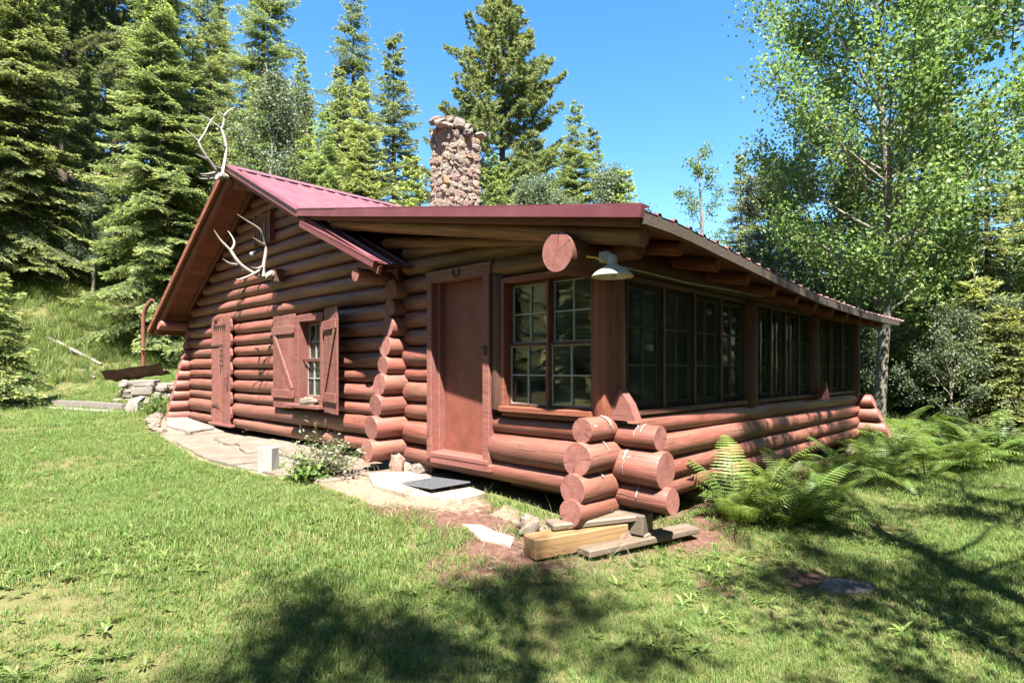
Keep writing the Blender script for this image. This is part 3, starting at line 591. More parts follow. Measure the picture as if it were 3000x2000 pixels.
# chimney -------------------------------------------------------------
CH = empty('chimney', (-5.5, 2.9, 3.8), 0, CAB); cx, cy, sx, sy, z0, z1 = -5.5, 2.9, .37, .8, 3.7, 5.9
b = MB(); b.box((cx, cy, (z0+z1)/2), (sx+.02, sy+.02, z1-z0)); b.build('mortar_core', MAT['mortar'], CH)
ico = []
def stone_mesh(k):
    rg = np.random.default_rng(k); V = []; n = 9
    # flattened rough pebble: rings
    rings = 5; 
    for i in range(rings):
        f_ = i/(rings-1); z = [-.5, -.42, 0, .42, .5][i]; rr = [.62, .92, 1.0, .9, .55][i]
        for j in range(n):
            a = 2*np.pi*j/n; ca, sa = np.cos(a), np.sin(a); sq = 1/max(abs(ca), abs(sa))**.62
            q = rr*sq*.5*(1+rg.normal(0, .075)); V.append((q*ca, q*sa, z+rg.normal(0, .05)))
    Q = [[i*n+j, i*n+(j+1) % n, (i+1)*n+(j+1) % n, (i+1)*n+j] for i in range(rings-1) for j in range(n)]
    V.append((0, 0, -.5)); V.append((0, 0, .5+rg.normal(0, .04))); T = [[(j+1) % n, j, rings*n] for j in range(n)]+[[(rings-1)*n+j, (rings-1)*n+(j+1) % n, rings*n+1] for j in range(n)]
    b = MB(); b.add(V, Q, T); return b.mesh('stone', MAT['chimney_stone'], False)
SM = [stone_mesh(k) for k in range(9)]
def put_stone(c, size, rotM, parent=CH): 
    M = Matrix.Translation(c) @ rotM.to_4x4() @ Euler((random.gauss(0, .1), random.gauss(0, .1), random.gauss(0, .16))).to_matrix().to_4x4() @ Matrix.Diagonal((*size, 1)); return inst('stone', random.choice(SM), M, parent)
def face_stones(org, ux, nrm, Wd, zlo, zhi):
    z = zlo
    while z < zhi-.05:
        h = random.uniform(.07, .17); h = min(h, zhi-z+.03); x = -random.uniform(0, .08)
        while x < Wd-.03:
            w_ = random.uniform(.08, .24); w_ = min(w_, Wd-x+.05); hh = h*random.uniform(.8, 1.12)
            c = Vector(org)+Vector(ux)*(x+w_/2)+Vector(nrm)*random.uniform(-.035, .0)+Vector((0, 0, z+h/2+random.uniform(-.02, .02)))
            rot = Matrix((Vector(ux), Vector((0, 0, 1)), Vector(ux).cross(Vector((0, 0, 1))))).transposed()
            put_stone(c, (w_*1.02, hh*1.06, random.uniform(.075, .11)), rot); x += w_
        z += h
face_stones((cx-sx/2, cy-sy/2, 0), (1, 0, 0), (0, -1, 0), sx, z0, z1); face_stones((cx+sx/2, cy-sy/2, 0), (0, 1, 0), (1, 0, 0), sy, z0, z1)
face_stones((cx-sx/2, cy+sy/2, 0), (1, 0, 0), (0, 1, 0), sx, 4.3, z1); face_stones((cx-sx/2, cy-sy/2, 0), (0, 1, 0), (-1, 0, 0), sy, 4.3, z1)
I3 = Matrix.Identity(3)
for k in range(8): put_stone((cx+random.uniform(-.2, .2), cy-.52+k*.15, z1+.03), (.26, .2, .1), I3)
for (dx, dy, s_) in ((.1, -.3, (.3, .26, .16)), (.12, -.08, (.3, .24, .2)), (.12, .14, (.28, .24, .17)), (-.12, -.2, (.26, .3, .15)), (-.12, .1, (.26, .3, .16)), (.05, -.5, (.34, .2, .09)), (.08, .5, (.34, .2, .08))): put_stone((cx+dx, cy+dy, z1+.1+s_[2]*.2), s_, I3)
b = MB(); b.cbox((cx-.02, cy+.2, z1+.235), (.34, .5, .02), .004, Euler((R(-14), 0, R(6))).to_matrix().to_4x4()); b.tube([(cx+.1, cy+.05, z1+.23), (cx+.22, cy+.1, z1+.12), (cx+.24, cy+.1, z1-.2)], .005, 5); b.build('chimney_cap', MAT['black_metal'], CH)
# support stones and blocks under the cabin
def rock_mesh(k, mat, n=10, rings=7, rough=.12):
    rg = np.random.default_rng(100+k); V = []
    for i in range(rings):
        ph = -np.pi/2+np.pi*(i+.5)/rings
        for j in range(n):
            a = 2*np.pi*j/n; f_ = 1+rg.normal(0, rough); p = np.array([np.cos(ph)*np.cos(a), np.cos(ph)*np.sin(a), np.sin(ph)]); p = np.sign(p)*np.abs(p)**.75; V.append(p*.5*f_)
    Q = [[i*n+j, i*n+(j+1) % n, (i+1)*n+(j+1) % n, (i+1)*n+j] for i in range(rings-1) for j in range(n)]; V += [(0, 0, -.48), (0, 0, .48)]
    T = [[(j+1) % n, j, rings*n] for j in range(n)]+[[(rings-1)*n+j, (rings-1)*n+(j+1) % n, rings*n+1] for j in range(n)]
    b = MB(); b.add(V, Q, T); return b.mesh('rock', MAT[mat], False)
RK = [rock_mesh(k, 'field_stone') for k in range(4)]; RR = [rock_mesh(k+10, 'red_stone') for k in range(2)]; RS = [rock_mesh(k+20, 'sandstone') for k in range(3)]
def rock(name, c, s_, rz=0, me=None, parent=None, label=None, cat='rock', group=None):
    o = inst(name, me or random.choice(RK), Matrix.Translation(c) @ Matrix.Rotation(rz, 4, 'Z') @ Matrix.Diagonal((*s_, 1)), parent)
    if label: tag(o, label, cat, group)
    return o
for (c, s_) in (((-3.05, .05, .33), (.5, .5, .24)), ((-2.72, .02, .3), (.3, .3, .2)), ((-10.85, -.1, .36), (.45, .6, .16)), ((-.1, 1.9, .05), (.4, .4, .35)), ((-.1, 4.6, .05), (.4, .4, .35)), ((-.1, 7.3, .05), (.4, .4, .35))): rock('foundation_stone', c, s_, random.random()*3, parent=CAB)
b = MB(); b.cbox((.2, -.03, .2), (.36, .2, .17), .01, Euler((0, 0, .1)).to_matrix().to_4x4()); b.build('support_block', MAT['timber_grey'], CAB)
b = MB(); b.cbox((.25, .02, .085), (.3, .22, .08), .01); b.build('support_block', MAT['sandstone'], CAB)

# ------------------------------------------------------------------ things on and round the cabin
def antlers(name, D, skull, label, r=.026):
    e = empty(name, skull); tag(e, label, 'antlers', 'elk antlers mounted on the gable')
    for side in 'LR':
        b = MB()
        for k, P in D.items():
            if k[0] != side: continue
            P = np.array(P); n = 9; t = np.linspace(0, 1, len(P)); tt = np.linspace(0, 1, n); Q = np.stack([np.interp(tt, t, P[:, i]) for i in range(3)], -1)
            for _ in range(2): Q[1:-1] = (Q[:-2]+2*Q[1:-1]+Q[2:])/4
            main = len(k) == 1; r0 = r if main else r*.72; r1 = r*.78 if main else .004
            rad = r0+(r1-r0)*tt**1.3
            if main: rad[0] *= 1.25
            b.tube(Q, rad, 9)
        b.build('antler', MAT['antler'], e, True)
    b = MB(); s0 = np.array(skull)
    b.tube([s0+[0, .1, .03], s0+[0, .02, .05], s0+[0, -.06, .0], s0+[.01, -.1, -.06]], [.035, .05, .042, .02], 9); b.tube([s0+[-.05, 0, .04], s0+[.05, .02, .04]], [.03, .03], 8); b.build('skull_plate', MAT['skull'], e, True)
    return e
UP = {'L': [(-7.134, -0.786, 4.684), (-7.121, -0.844, 4.748), (-7.099, -0.919, 4.836), (-7.082, -1.014, 4.919), (-7.08, -1.081, 5.042), (-7.097, -1.098, 5.113)], 'Lf1': [(-7.097, -1.098, 5.113), (-7.089, -1.187, 5.18), (-7.091, -1.301, 5.264)], 'Lf2': [(-7.091, -1.092, 5.105), (-7.071, -1.003, 5.267), (-7.111, -0.93, 5.475), (-7.11, -0.832, 5.62)], 'Lt': [(-7.081, -0.985, 4.862), (-7.03, -1.075, 4.858), (-7.006, -1.163, 4.876)], 'Lb1': [(-7.121, -0.844, 4.684), (-7.069, -0.974, 4.616), (-7.066, -1.082, 4.595)], 'Lb2': [(-7.145, -0.797, 4.655), (-7.111, -0.93, 4.588), (-7.086, -1.046, 4.583)], 'Rb3': [(-7.11, -0.763, 4.652), (-7.312, -0.847, 4.621), (-7.376, -0.993, 4.61)], 'R': [(-7.087, -0.741, 4.644), (-7.134, -0.717, 4.749), (-7.178, -0.662, 4.937), (-7.238, -0.608, 5.147), (-7.27, -0.612, 5.32), (-7.297, -0.666, 5.444), (-7.309, -0.677, 5.51)], 'Rf1': [(-7.309, -0.677, 5.502), (-7.321, -0.828, 5.584), (-7.361, -1.005, 5.679)], 'Rf2': [(-7.297, -0.666, 5.507), (-7.294, -0.635, 5.634), (-7.321, -0.633, 5.734)], 'Rf3': [(-7.321, -0.633, 5.726), (-7.309, -0.677, 5.75), (-7.31, -0.747, 5.799)], 'Rf4': [(-7.315, -0.628, 5.726), (-7.324, -0.553, 5.843), (-7.298, -0.445, 5.937)], 'Rt': [(-7.25, -0.62, 5.18), (-7.165, -0.705, 5.184), (-7.134, -0.786, 5.21)], 'Rb': [(-7.151, -0.733, 4.782), (-7.087, -0.81, 4.772), (-7.059, -0.88, 4.78)]}
LO = {'L': [(-6.302, -0.449, 2.959), (-6.311, -0.568, 2.992), (-6.329, -0.683, 3.058), (-6.354, -0.777, 3.141), (-6.378, -0.827, 3.244), (-6.41, -0.859, 3.32)], 'Lf1': [(-6.408, -0.857, 3.317), (-6.447, -1.005, 3.47), (-6.448, -1.09, 3.607)], 'Lf2': [(-6.402, -0.851, 3.328), (-6.465, -0.772, 3.433), (-6.543, -0.765, 3.539), (-6.65, -0.812, 3.669)], 'Lt': [(-6.365, -0.788, 3.103), (-6.317, -0.908, 3.097), (-6.309, -1.012, 3.157)], 'Lb': [(-6.302, -0.449, 3.052), (-6.24, -0.597, 2.958), (-6.226, -0.723, 2.889), (-6.235, -0.801, 2.855), (-6.252, -0.845, 2.866)], 'R': [(-6.268, -0.416, 2.951), (-6.288, -0.408, 3.134), (-6.3, -0.363, 3.314), (-6.317, -0.352, 3.452)], 'Rf1': [(-6.32, -0.355, 3.452), (-6.288, -0.408, 3.65), (-6.286, -0.502, 3.727), (-6.284, -0.64, 3.772), (-6.308, -0.802, 3.869)], 'Rf2': [(-6.319, -0.354, 3.459), (-6.395, -0.343, 3.694), (-6.443, -0.334, 3.854)], 'Rt': [(-6.321, -0.37, 3.457), (-6.233, -0.493, 3.48), (-6.204, -0.604, 3.527)], 'Rb': [(-6.28, -0.427, 3.107), (-6.185, -0.544, 3.05), (-6.15, -0.649, 3.056)]}
antlers('elk_antlers', UP, (-7.1, -.74, 4.62), 'weathered elk antlers rising from the roof peak against the trees')
antlers('elk_antlers', LO, (-6.28, -.3, 2.97), 'pale elk antlers hung on the gable log wall below the vent', .03)
for dx in (0, 1): pass
b = MB(); b.box((-6.28, -.19, 2.99), (.2, .12, .2)); b.build('antler_block', MAT['beam_stain'], CAB)
DRP = MB(); rgd = np.random.default_rng(77)
def streak(axis, along, zc, r, a0, a1, w_):
    'thin pale splash following the round of a log; axis y: log along y (x centre .02), axis x: log along x'
    n = 7; V = []; T_ = np.linspace(a0, a1, n)
    for i, a in enumerate(T_):
        ww = w_*(1-.75*abs(i/(n-1)-.3))*rgd.uniform(.6, 1.2); sh = rgd.normal(0, .004)
        for e in (-1, 1):
            if axis == 'y': V.append((.02+(r+.004)*math.sin(a), along+sh+e*ww/2, zc+(r+.004)*math.cos(a)))
            else: V.append((along+sh+e*ww/2, -(r+.004)*math.sin(a), zc+(r+.004)*math.cos(a)))
    DRP.add(V, [[2*i, 2*i+1, 2*i+3, 2*i+2] for i in range(n-1)])
for al, zc, r, a0, a1, w_ in ((-.2, .985, .112, -.6, 1.3, .03), (-.26, .755, .15, .2, 1.2, .014), (-.17, .985, .112, .0, 1.6, .012), (-.3, .515, .135, .0, .9, .05)): streak('y', al, zc, r, a0, a1, w_)
for al, zc, r, a0, a1, w_ in ((.3, .925, .108, -.2, 1.5, .012), (.36, .925, .108, .1, 1.1, .016), (.22, .665, .163, .4, 1.1, .03), (.23, .665, .163, 1.1, 1.9, .008), (.33, .42, .117, .5, 1.5, .02)): streak('x', al, zc, r, a0, a1, w_)
DRP.build('lime_streak', MAT['white_paint'], CAB)
# barn lamp
LP = empty('barn_lamp', (.3, -.42, 2.2)); tag(LP, 'cream enamel barn lamp hanging under the porch roof corner', 'lamp')
def lathe(prof, c, seg=28):
    th = np.linspace(0, 2*np.pi, seg, endpoint=False); V = [(c[0]+r*np.cos(a), c[1]+r*np.sin(a), c[2]+z) for r, z in prof for a in th]; n = len(prof)
    return V, [[i*seg+j, i*seg+(j+1) % seg, (i+1)*seg+(j+1) % seg, (i+1)*seg+j] for i in range(n-1) for j in range(seg)]
lc = (.3, -.42, 2.245); b = MB(); b.add(*lathe([(.03, .085), (.05, .08), (.1, .055), (.145, .02), (.165, -.005), (.168, -.012), (.16, -.01), (.14, .012), (.095, .045), (.04, .068)], lc)); b.build('lamp_shade', MAT['enamel'], LP, True)
b = MB(); b.add(*lathe([(.0, .16), (.036, .16), (.042, .15), (.042, .085), (.05, .08), (.0, .078)], lc, 12)); b.build('socket', MAT['grey_plastic'], LP)
b = MB(); b.add(*lathe([(0, .06), (.02, .06), (.032, .02), (.028, -.015), (.012, -.03), (0, -.032)], lc, 14)); b.build('light_bulb', MAT['bulb'], LP, True)
b = MB(); b.cbox((.2, -.36, 2.41), (.1, .1, .09), .012); b.tube([(.2, -.36, 2.4), (.26, -.4, 2.42), (.3, -.42, 2.4)], .02, 8); b.build('junction_box', MAT['grey_plastic'], LP)
b = MB(); b.tube([(.1, -.5, 2.41), (.16, -.45, 2.4), (.24, -.43, 2.36)], .008, 6); b.build('wire', MAT['yellow_wire'], LP)
b = MB(); b.tube([(.28, -.36, 2.33), (.2, -.1, 2.36), (.16, .4, 2.37), (.155, 1.1, 2.36), (.155, 2.0, 2.385), (.15, 3.0, 2.395), (.15, 4.4, 2.43)], .007, 6); c_ = b.build('power_cable', MAT['grey_plastic']); tag(c_, 'thin grey cable running from the lamp along the eave beam', 'cable')
# horseshoe
b = MB(); th = np.linspace(-.6*np.pi*.95, .6*np.pi*.95, 16); b.tube([(-1.93+.055*np.sin(a), -.155, 2.575-.068*np.cos(a)) for a in th], .011, 6); h = b.build('horseshoe', MAT['rusty_metal']); tag(h, 'rusty horseshoe nailed over the porch door', 'horseshoe')
# floodlight on the gable and little bulb
FLD = empty('floodlight', (-6.85, -.2, 3.4)); tag(FLD, 'small dark floodlight with white bulb on the gable logs', 'lamp')
b = MB(); b.tube([(-6.85, -.13, 3.52), (-6.88, -.2, 3.5), (-6.98, -.27, 3.44)], [.02, .02, .035], 8); b.build('arm', MAT['black_metal'], FLD); b = MB(); b.tube([(-6.98, -.27, 3.44), (-7.02, -.30, 3.42)], [.03, .035], 10); b.build('lamp_head', MAT['grey_plastic'], FLD)
# stone on the window sill
rock('sill_rock', (-5.2, -.2, 1.02), (.34, .16, .13), .3, RS[0], None, 'pale lumpy rock lying on the gable window sill', 'rock')
# door mat, patio
def slab(poly, t=.06, mat='sandstone', parent=None, name='flagstone', dz=.035):
    poly = np.array(poly); P = []
    n = len(poly)
    for i in range(n):
        a, c = poly[i], poly[(i+1) % n]; L = np.linalg.norm(c-a); k = max(1, int(L/.16))
        nr = np.array([c[1]-a[1], a[0]-c[0]])/(L+1e-9)
        for q in range(k): P.append(a+(c-a)*q/k+nr*random.gauss(0, .014))
    c = poly.mean(0); z = gzs(*c)+dz; dzx = (gzs(c[0]+.2, c[1])-gzs(c[0]-.2, c[1]))/.4
    M = Matrix.Translation((c[0], c[1], z)) @ Matrix.Rotation(-math.atan(dzx), 4, 'Y'); b = MB(); b.prism(np.array(P)-c, -t, 0, inset=.012)
    return b.build(name, MAT[mat], parent, M=M)
PT = empty('patio', (-6, -.8, .3)); tag(PT, 'pale sandstone flagstone apron along the cabin front', 'patio', kind='structure')
for i in range(len(PAT_X)-1):
    x0, x1 = PAT_X[i]+.02, PAT_X[i+1]-.02; y0, y1 = PAT_Y[i], PAT_Y[i+1]; f0 = random.uniform(.4, .65); f1 = random.uniform(.4, .65); yi = -.16
    q = lambda x, yo, f_: (x, yi+(yo-yi)*f_)
    slab([(x0, yi), q(x0, y0, f0-.02), q(x1, y1, f1-.02), (x1, yi)][::1], parent=PT, dz=.03+random.uniform(-.006, .012)); 
    if x1 > -10.5: slab([q(x0, y0, f0+.02), (x0, y0), (x1+random.uniform(-.1, 0), y1), q(x1, y1, f1+.02)], parent=PT, dz=.022+random.uniform(-.006, .012))
slab([(-2.78, -.2), (-2.9, -.62), (-2.4, -.92), (-1.75, -.85), (-1.35, -.55), (-1.4, -.2)], parent=PT, dz=.045, mat='door_slab'); slab([(-1.1, -.2), (-.98, -.55), (-.35, -.5), (-.25, -.2)], parent=PT, dz=.02, mat='red_stone')
slab([(-.78, -.85), (-.9, -.98), (-.55, -1.05), (-.3, -.95), (-.4, -.82)], parent=PT, dz=.025, mat='door_slab'); slab([(-10.4, -.25), (-10.5, -.6), (-9.6, -.85), (-8.6, -.75), (-8.8, -.3)], parent=PT, dz=.075, mat='field_stone')
for (x, y, s_) in ((-11.5, -.5, .2), (-11.2, -.62, .22), (-10.9, -.75, .2), (-10.5, -.85, .25), (-10.1, -.95, .2), (-9.6, -1.06, .22), (-9.1, -1.12, .2)): rock('edge_stone', (x, y, gzs(x, y)+.03), (s_*1.3, s_, .14), random.random()*3, RS[1], PT)
b = MB(); b.cbox((0, 0, .008), (.80, .5, .014), .004)
for k in range(15): b.box((-.37+k*.053, 0, .017), (.02, .46, .006))
mm = b.build('doormat', MAT['rubber'], M=Matrix.Translation((-2.05, -.42, gzs(-2.05, -.42)+.05)) @ Matrix.Rotation(R(-3.5), 4, 'Y') @ Matrix.Rotation(R(-4), 4, 'Z')); tag(mm, 'dark ribbed rubber doormat on the stone slab before the porch door', 'doormat')
rock('red_boulder', (-2.83, -.28, .36), (.17, .15, .24), .4, RR[0], None, 'small red painted stone standing beside the doormat', 'rock')
rock('rounded_stone', (-.42, -.62, gzs(-.42, -.62)+.08), (.2, .17, .17), .8, RS[2], None, 'tan round stone beside the corner log ends', 'rock')
# white stub post
b = MB(); b.cbox((0, 0, .13), (.2, .16, .34), .012, jit=.006); p_ = b.build('stub_post', MAT['white_paint'], M=Matrix.Translation((-3.98, -1.33, gzs(-3.98, -1.33))) @ Matrix.Rotation(.5, 4, 'Z')); tag(p_, 'short square white stub post at the patio edge', 'post')
# timbers at the corner
def timber(name, pa, pb, w_, h, mat, label):
    M, L = frame(pa, pb); b = MB(); b.cbox((L/2, 0, h/2), (L, w_, h), .012, jit=.003); o = b.build(name, MAT[mat], M=M); tag(o, label, 'timber', 'loose timbers at the cabin corner'); return o
timber('timber_beam', (-.10, -.965, .03), (.2, -.13, .05), .20, .165, 'timber_fresh', 'thick yellow brown squared beam lying on the grass at the corner')
timber('timber_plank', (-.11, -.715, .205), (.28, -.02, .225), .185, .055, 'timber_grey', 'weathered plank resting on top of the yellow beam')
timber('timber_plank', (.18, -.655, .035), (.49, .55, .045), .18, .06, 'timber_grey', 'weathered plank lying on the grass in front of the yellow beam')
rock('wedge_stone', (.2, -.18, .1), (.2, .16, .16), .2, RR[1], None, 'small reddish stone wedged behind the corner timbers', 'rock')
# burnt stump patch in the lawn
b = MB(); rg = np.random.default_rng(4); P = [(.21*math.cos(a)*(1+rg.normal(0, .15)), .13*math.sin(a)*(1+rg.normal(0, .15))) for a in np.linspace(0, 2*np.pi, 18, endpoint=False)]; b.prism(P, -.05, .02, inset=.018); b.prism([(p[0]*.4-.05, p[1]*.5) for p in P], .0, .045, inset=.02); b.prism([(p[0]*.3+.08, p[1]*.4-.02) for p in P], .0, .04, inset=.02)
a_ = b.build('ash_stump', MAT['ash'], M=Matrix.Translation((1.76, .4, gzs(1.76, .4)+.01)) @ Matrix.Rotation(.75, 4, 'Z')); tag(a_, 'low grey charred stump flush with the shaded lawn', 'stump')
# left: concrete kerb, stone wall, pipe ------------------------------------
def on(x, y, dz=0): return (x, y, gzs(x, y)+dz)
b = MB(); b.sweep([on(-17.5, -1.95, .0), on(-15.4, -1.3, .0), on(-13.3, -.66, -.02)], .24, .1); k_ = b.build('concrete_kerb', MAT['pale_concrete']); tag(k_, 'pale flat concrete kerb strip sunk in the left lawn', 'kerb')
b = MB(); b.sweep([(-17.0, -1.5, .52), (-15.5, -1.02, .52), (-14.0, -.55, .5)], .16, .26); k_ = b.build('retaining_wall', MAT['concrete']); tag(k_, 'low pinkish concrete retaining wall behind the pale kerb', 'wall')
SWL = empty('stone_wall', (-14.3, .3, .4)); tag(SWL, 'low ruined wall of rough stones and blocks by the left corner', 'wall')
for i in range(44):
    t_ = (i % 15)/14; lay = i//15; x = -15.1+t_*1.7+random.gauss(0, .07); y = -.3+t_*1.4+random.gauss(0, .05)
    rock('stone', (x, y, .64+lay*.23+random.uniform(-.03, .03)-.16*t_), (random.uniform(.26, .45), random.uniform(.26, .36), random.uniform(.17, .26)), random.random()*3, RK[i % 4], SWL)
for (x, y, z, s_) in ((-14.55, .02, .92, (.55, .32, .2)), (-14.55, .05, 1.12, (.56, .3, .18)), (-14.1, .0, .6, (.3, .28, .3))):
    b = MB(); b.cbox((0, 0, 0), s_, .02, jit=.012); b.build('block', MAT['concrete'], SWL, M=Matrix.Translation((x, y, z)) @ Matrix.Rotation(.75, 4, 'Z'))
rock('boulder', (-13.2, -.5, .56), (.46, .42, .52), .5, RK[1], None, 'grey upright boulder at the end of the pale kerb', 'boulder')
b = MB(); rg = np.random.default_rng(9); nx_, ny_ = 11, 6; V = []
for i in range(nx_):
    for j in range(ny_): V.append((-.75+i*.15, -.3+j*.12, .12*(i/10)**2+rg.normal(0, .022)+.045*abs(j-2.5)))
Q = [[i*ny_+j, (i+1)*ny_+j, (i+1)*ny_+j+1, i*ny_+j+1] for i in range(nx_-1) for j in range(ny_-1)]; V2 = [(a, b_, c-.02) for a, b_, c in V]; n0 = len(V)
b.add(V+V2, Q+[[q[3]+n0, q[2]+n0, q[1]+n0, q[0]+n0] for q in Q]); o = b.build('metal_sheet', MAT['rusty_metal'], M=Matrix.Translation((-14.95, -.1, 1.27)) @ Euler((R(-26), R(-4), .78)).to_matrix().to_4x4()); tag(o, 'crumpled dark rusty metal sheet lying on the stone wall', 'sheet')
pz = gzs(-19.26, 1.14); b = MB(); b.tube([(-19.26, 1.14, pz-.1), (-19.28, 1.14, pz+1.6), (-19.28, 1.16, 3.35), (-19.2, 1.22, 3.55), (-19.0, 1.34, 3.78)], .062, 12); o = b.build('bent_pipe', MAT['rust_pipe'], smooth=True); tag(o, 'rusty red vent pipe with bent top left of the cabin', 'pipe')
b = MB(); b.tube([on(-14.35, .95, -.05), on(-14.35, .95, .5)], .05, 12); o = b.build('marker_post', MAT['white_paint'], smooth=False); tag(o, 'white plastic marker stub in the grass left of the cabin', 'post')
def fallen(pa, pb, r, label): o = log('fallen_log', pa, pb, r, r*.6, None, 'dead_wood', 10, .05); tag(o, label, 'log')
fallen(on(-22.6, -.9, .06), on(-20.6, .25, .06), .075, 'long bleached fallen log on the grassy slope'); fallen(on(-20.3, -.3, .05), on(-19.7, -.1, .05), .06, 'short bleached branch low on the grassy slope')

# ------------------------------------------------------------------ vegetation
def cross(a, b_): return np.cross(a, b_)
def unit(v): return v/(np.linalg.norm(v, axis=-1, keepdims=True)+1e-9)
class Leaves:
    """list of diamond leaves: base, direction, side vector"""
    def __init__(s): s.b = []; s.d = []; s.s = []; s.tip = []
    def add(s, b, d, sd, tip): s.b.append(b); s.d.append(d); s.s.append(sd); s.tip.append(tip)
    def arr(s): return np.array(s.b), np.array(s.d), np.array(s.s), np.array(s.tip)
def spruce_bough(seed, L, droop=.28, dens=1.0, nl=.13, nw=.042):
    g = np.random.default_rng(seed); lv = Leaves(); ax = lambda t: np.array([L*t, 0, -droop*L*t**1.3+.14*L*t**3])
    def spray(p, d, l, tip):
        side = unit(np.cross(d, np.array([g.normal(0, 1.0), g.normal(0, 1.0), 1.]))); lv.add(p, d*l, side*nw*g.uniform(.7, 1.2), tip)
    n = max(5, int(L/.085*dens))
    for k in range(n):
        t = .1+.9*(k+g.uniform(0, .8))/n
        if t > 1: t = 1
        p0 = ax(t)
        for sgn in (-1, 1):
            l2 = (.40*L*(1-t)**.75+.09)*g.uniform(.7, 1.15); l2 = min(l2, .62); a = R(g.uniform(42, 66)); dr = unit(np.array([math.cos(a), sgn*math.sin(a), g.uniform(-.35, .02)]))
            m = max(2, int(l2/.07*dens))
            for q in range(m):
                s = (q+.6)/m; p = p0+dr*l2*s+np.array([0, 0, -.12*l2*s*s]); tip = 1. if s > .6 else 0.
                for e in (-1, 1):
                    b_ = R(g.uniform(20, 50))*e; c, sn = math.cos(b_), math.sin(b_); dd = unit(np.array([dr[0]*c-dr[1]*sn, dr[0]*sn+dr[1]*c, dr[2]+g.normal(-.12, .22)])); spray(p, dd, nl*g.uniform(.7, 1.2), tip*g.uniform(.3, 1))
        d = unit(ax(min(1, t+.03))-ax(t-.03)); spray(p0, unit(d+g.normal(0, .25, 3)), nl, float(t > .85))
    for _ in range(3): spray(ax(1), unit(np.array([1, g.normal(0, .4), g.normal(0, .2)])), nl*1.2, 1.)
    return lv.arr(), np.array([ax(t) for t in np.linspace(0, 1, 6)])
def pine_bough(seed, L, up=.25):
    g = np.random.default_rng(seed); lv = Leaves(); ax = lambda t: np.array([L*t, .06*L*math.sin(t*4+seed), L*(-.08*t+up*t*t)])
    n = max(5, int(L/.12))
    for k in range(n):
        t = .3+.7*(k+.5)/n; p0 = ax(t)
        for sgn in (-1, 1):
            l2 = (.38*L*(1-t)+.14)*g.uniform(.5, 1.1); a = R(g.uniform(30, 70)); dr = unit(np.array([math.cos(a), sgn*math.sin(a), g.uniform(-.1, .55)]))
            for s in np.arange(.45, 1.01, .28):
                p = p0+dr*l2*s
                for _ in range(12):
                    dd = unit(dr*.7+g.normal(0, .6, 3)+np.array([0, 0, .2])); sd = unit(np.cross(dd, g.normal(0, 1, 3))); lv.add(p, dd*g.uniform(.12, .2), sd*.036, float(s > .8)*g.uniform(0, 1))
    return lv.arr(), np.array([ax(t) for t in np.linspace(0, 1, 6)])
BO = {}
for key, fn in (('s', spruce_bough), ('p', pine_bough)):
    for L in (.45, .9, 1.5, 2.2, 3.0): BO[key, L] = [fn(11*k+int(L*10), L) for k in range(2 if L > 1.2 else 3)]
def conifer(seed, H, Rad, kind='s', mat='spruce_needles', bare=.06, gap=.32, per=6, shape=.85, sparse=0., trunk_r=None, irreg=.2):
    """returns (trunk mesh, crown mesh), local base at z=0"""
    g = np.random.default_rng(seed); tr = trunk_r or H*.011+.03; tk = MB()
    zz = np.linspace(-.3, H, 12); lean = g.normal(0, .006, 2)
    tk.tube([(lean[0]*z+.03*math.sin(z*.8+seed), lean[1]*z, z) for z in zz], [tr*(1-.97*max(0, z)/H)*(1.25 if z < 0 else 1)+.006 for z in zz], 9)
    B = []; D = []; S = []; TP = []; RD = []; z = bare*H; az = g.uniform(0, 6.28)
    while z < H-.12:
        f = z/H; prof = (1-f)**shape*min(1, .55+f*3.2); Lm = Rad*prof+.12; n = max(3, int(round(per*min(1, .55+Lm/1.5)))); 
        for k in range(n):
            if g.random() < sparse: continue
            L = Lm*(1+g.normal(0, irreg)); L = max(.2, L); cls = min((.45, .9, 1.5, 2.2, 3.0), key=lambda c: abs(c-L)); (b, d, s, tp), axp = BO[kind, cls][g.integers(len(BO[kind, cls]))]; sc = L/cls
            az += 2.4+g.normal(0, .25); pitch = (-.30+.75*f**1.5+g.normal(0, .09)) if kind == 's' else (-.1+.7*f+g.normal(0, .16)); zo = z+g.normal(0, gap*.3); roll = g.normal(0, .16)
            ca, sa = math.cos(az), math.sin(az); cp, sp = math.cos(pitch), math.sin(pitch); cr, sr = math.cos(roll), math.sin(roll)
            M = np.array([[ca, -sa, 0], [sa, ca, 0], [0, 0, 1]]) @ np.array([[cp, 0, -sp], [0, 1, 0], [sp, 0, cp]]) @ np.array([[1, 0, 0], [0, cr, -sr], [0, sr, cr]])
            o = np.array([lean[0]*zo, lean[1]*zo, zo]); B.append(b*sc @ M.T+o); D.append(d @ M.T); S.append(s @ M.T); TP.append(tp); RD.append(np.clip(g.normal(.5, .17)+g.normal(0, .2, len(b)), 0, 1))
            if L > .8: tk.tube((axp*sc) @ M.T+o, np.linspace(.008+.008*L, .004, 6), 3, cap=False)
        z += gap*(1-.45*f)*g.uniform(.8, 1.2)
    for _ in range(5): d = np.array([[g.normal(0, .05), g.normal(0, .05), .16]]); B.append(np.array([[0, 0, H-.1+.05*_]])); D.append(d); S.append(np.array([[.02, .01, 0]])); TP.append(np.array([1.])); RD.append(np.array([.6]))
    return tk.mesh('trunk', MAT['conifer_bark'], True), leaf_mesh(np.vstack(B), np.vstack(D), np.vstack(S), np.concatenate(TP), np.concatenate(RD), mat)
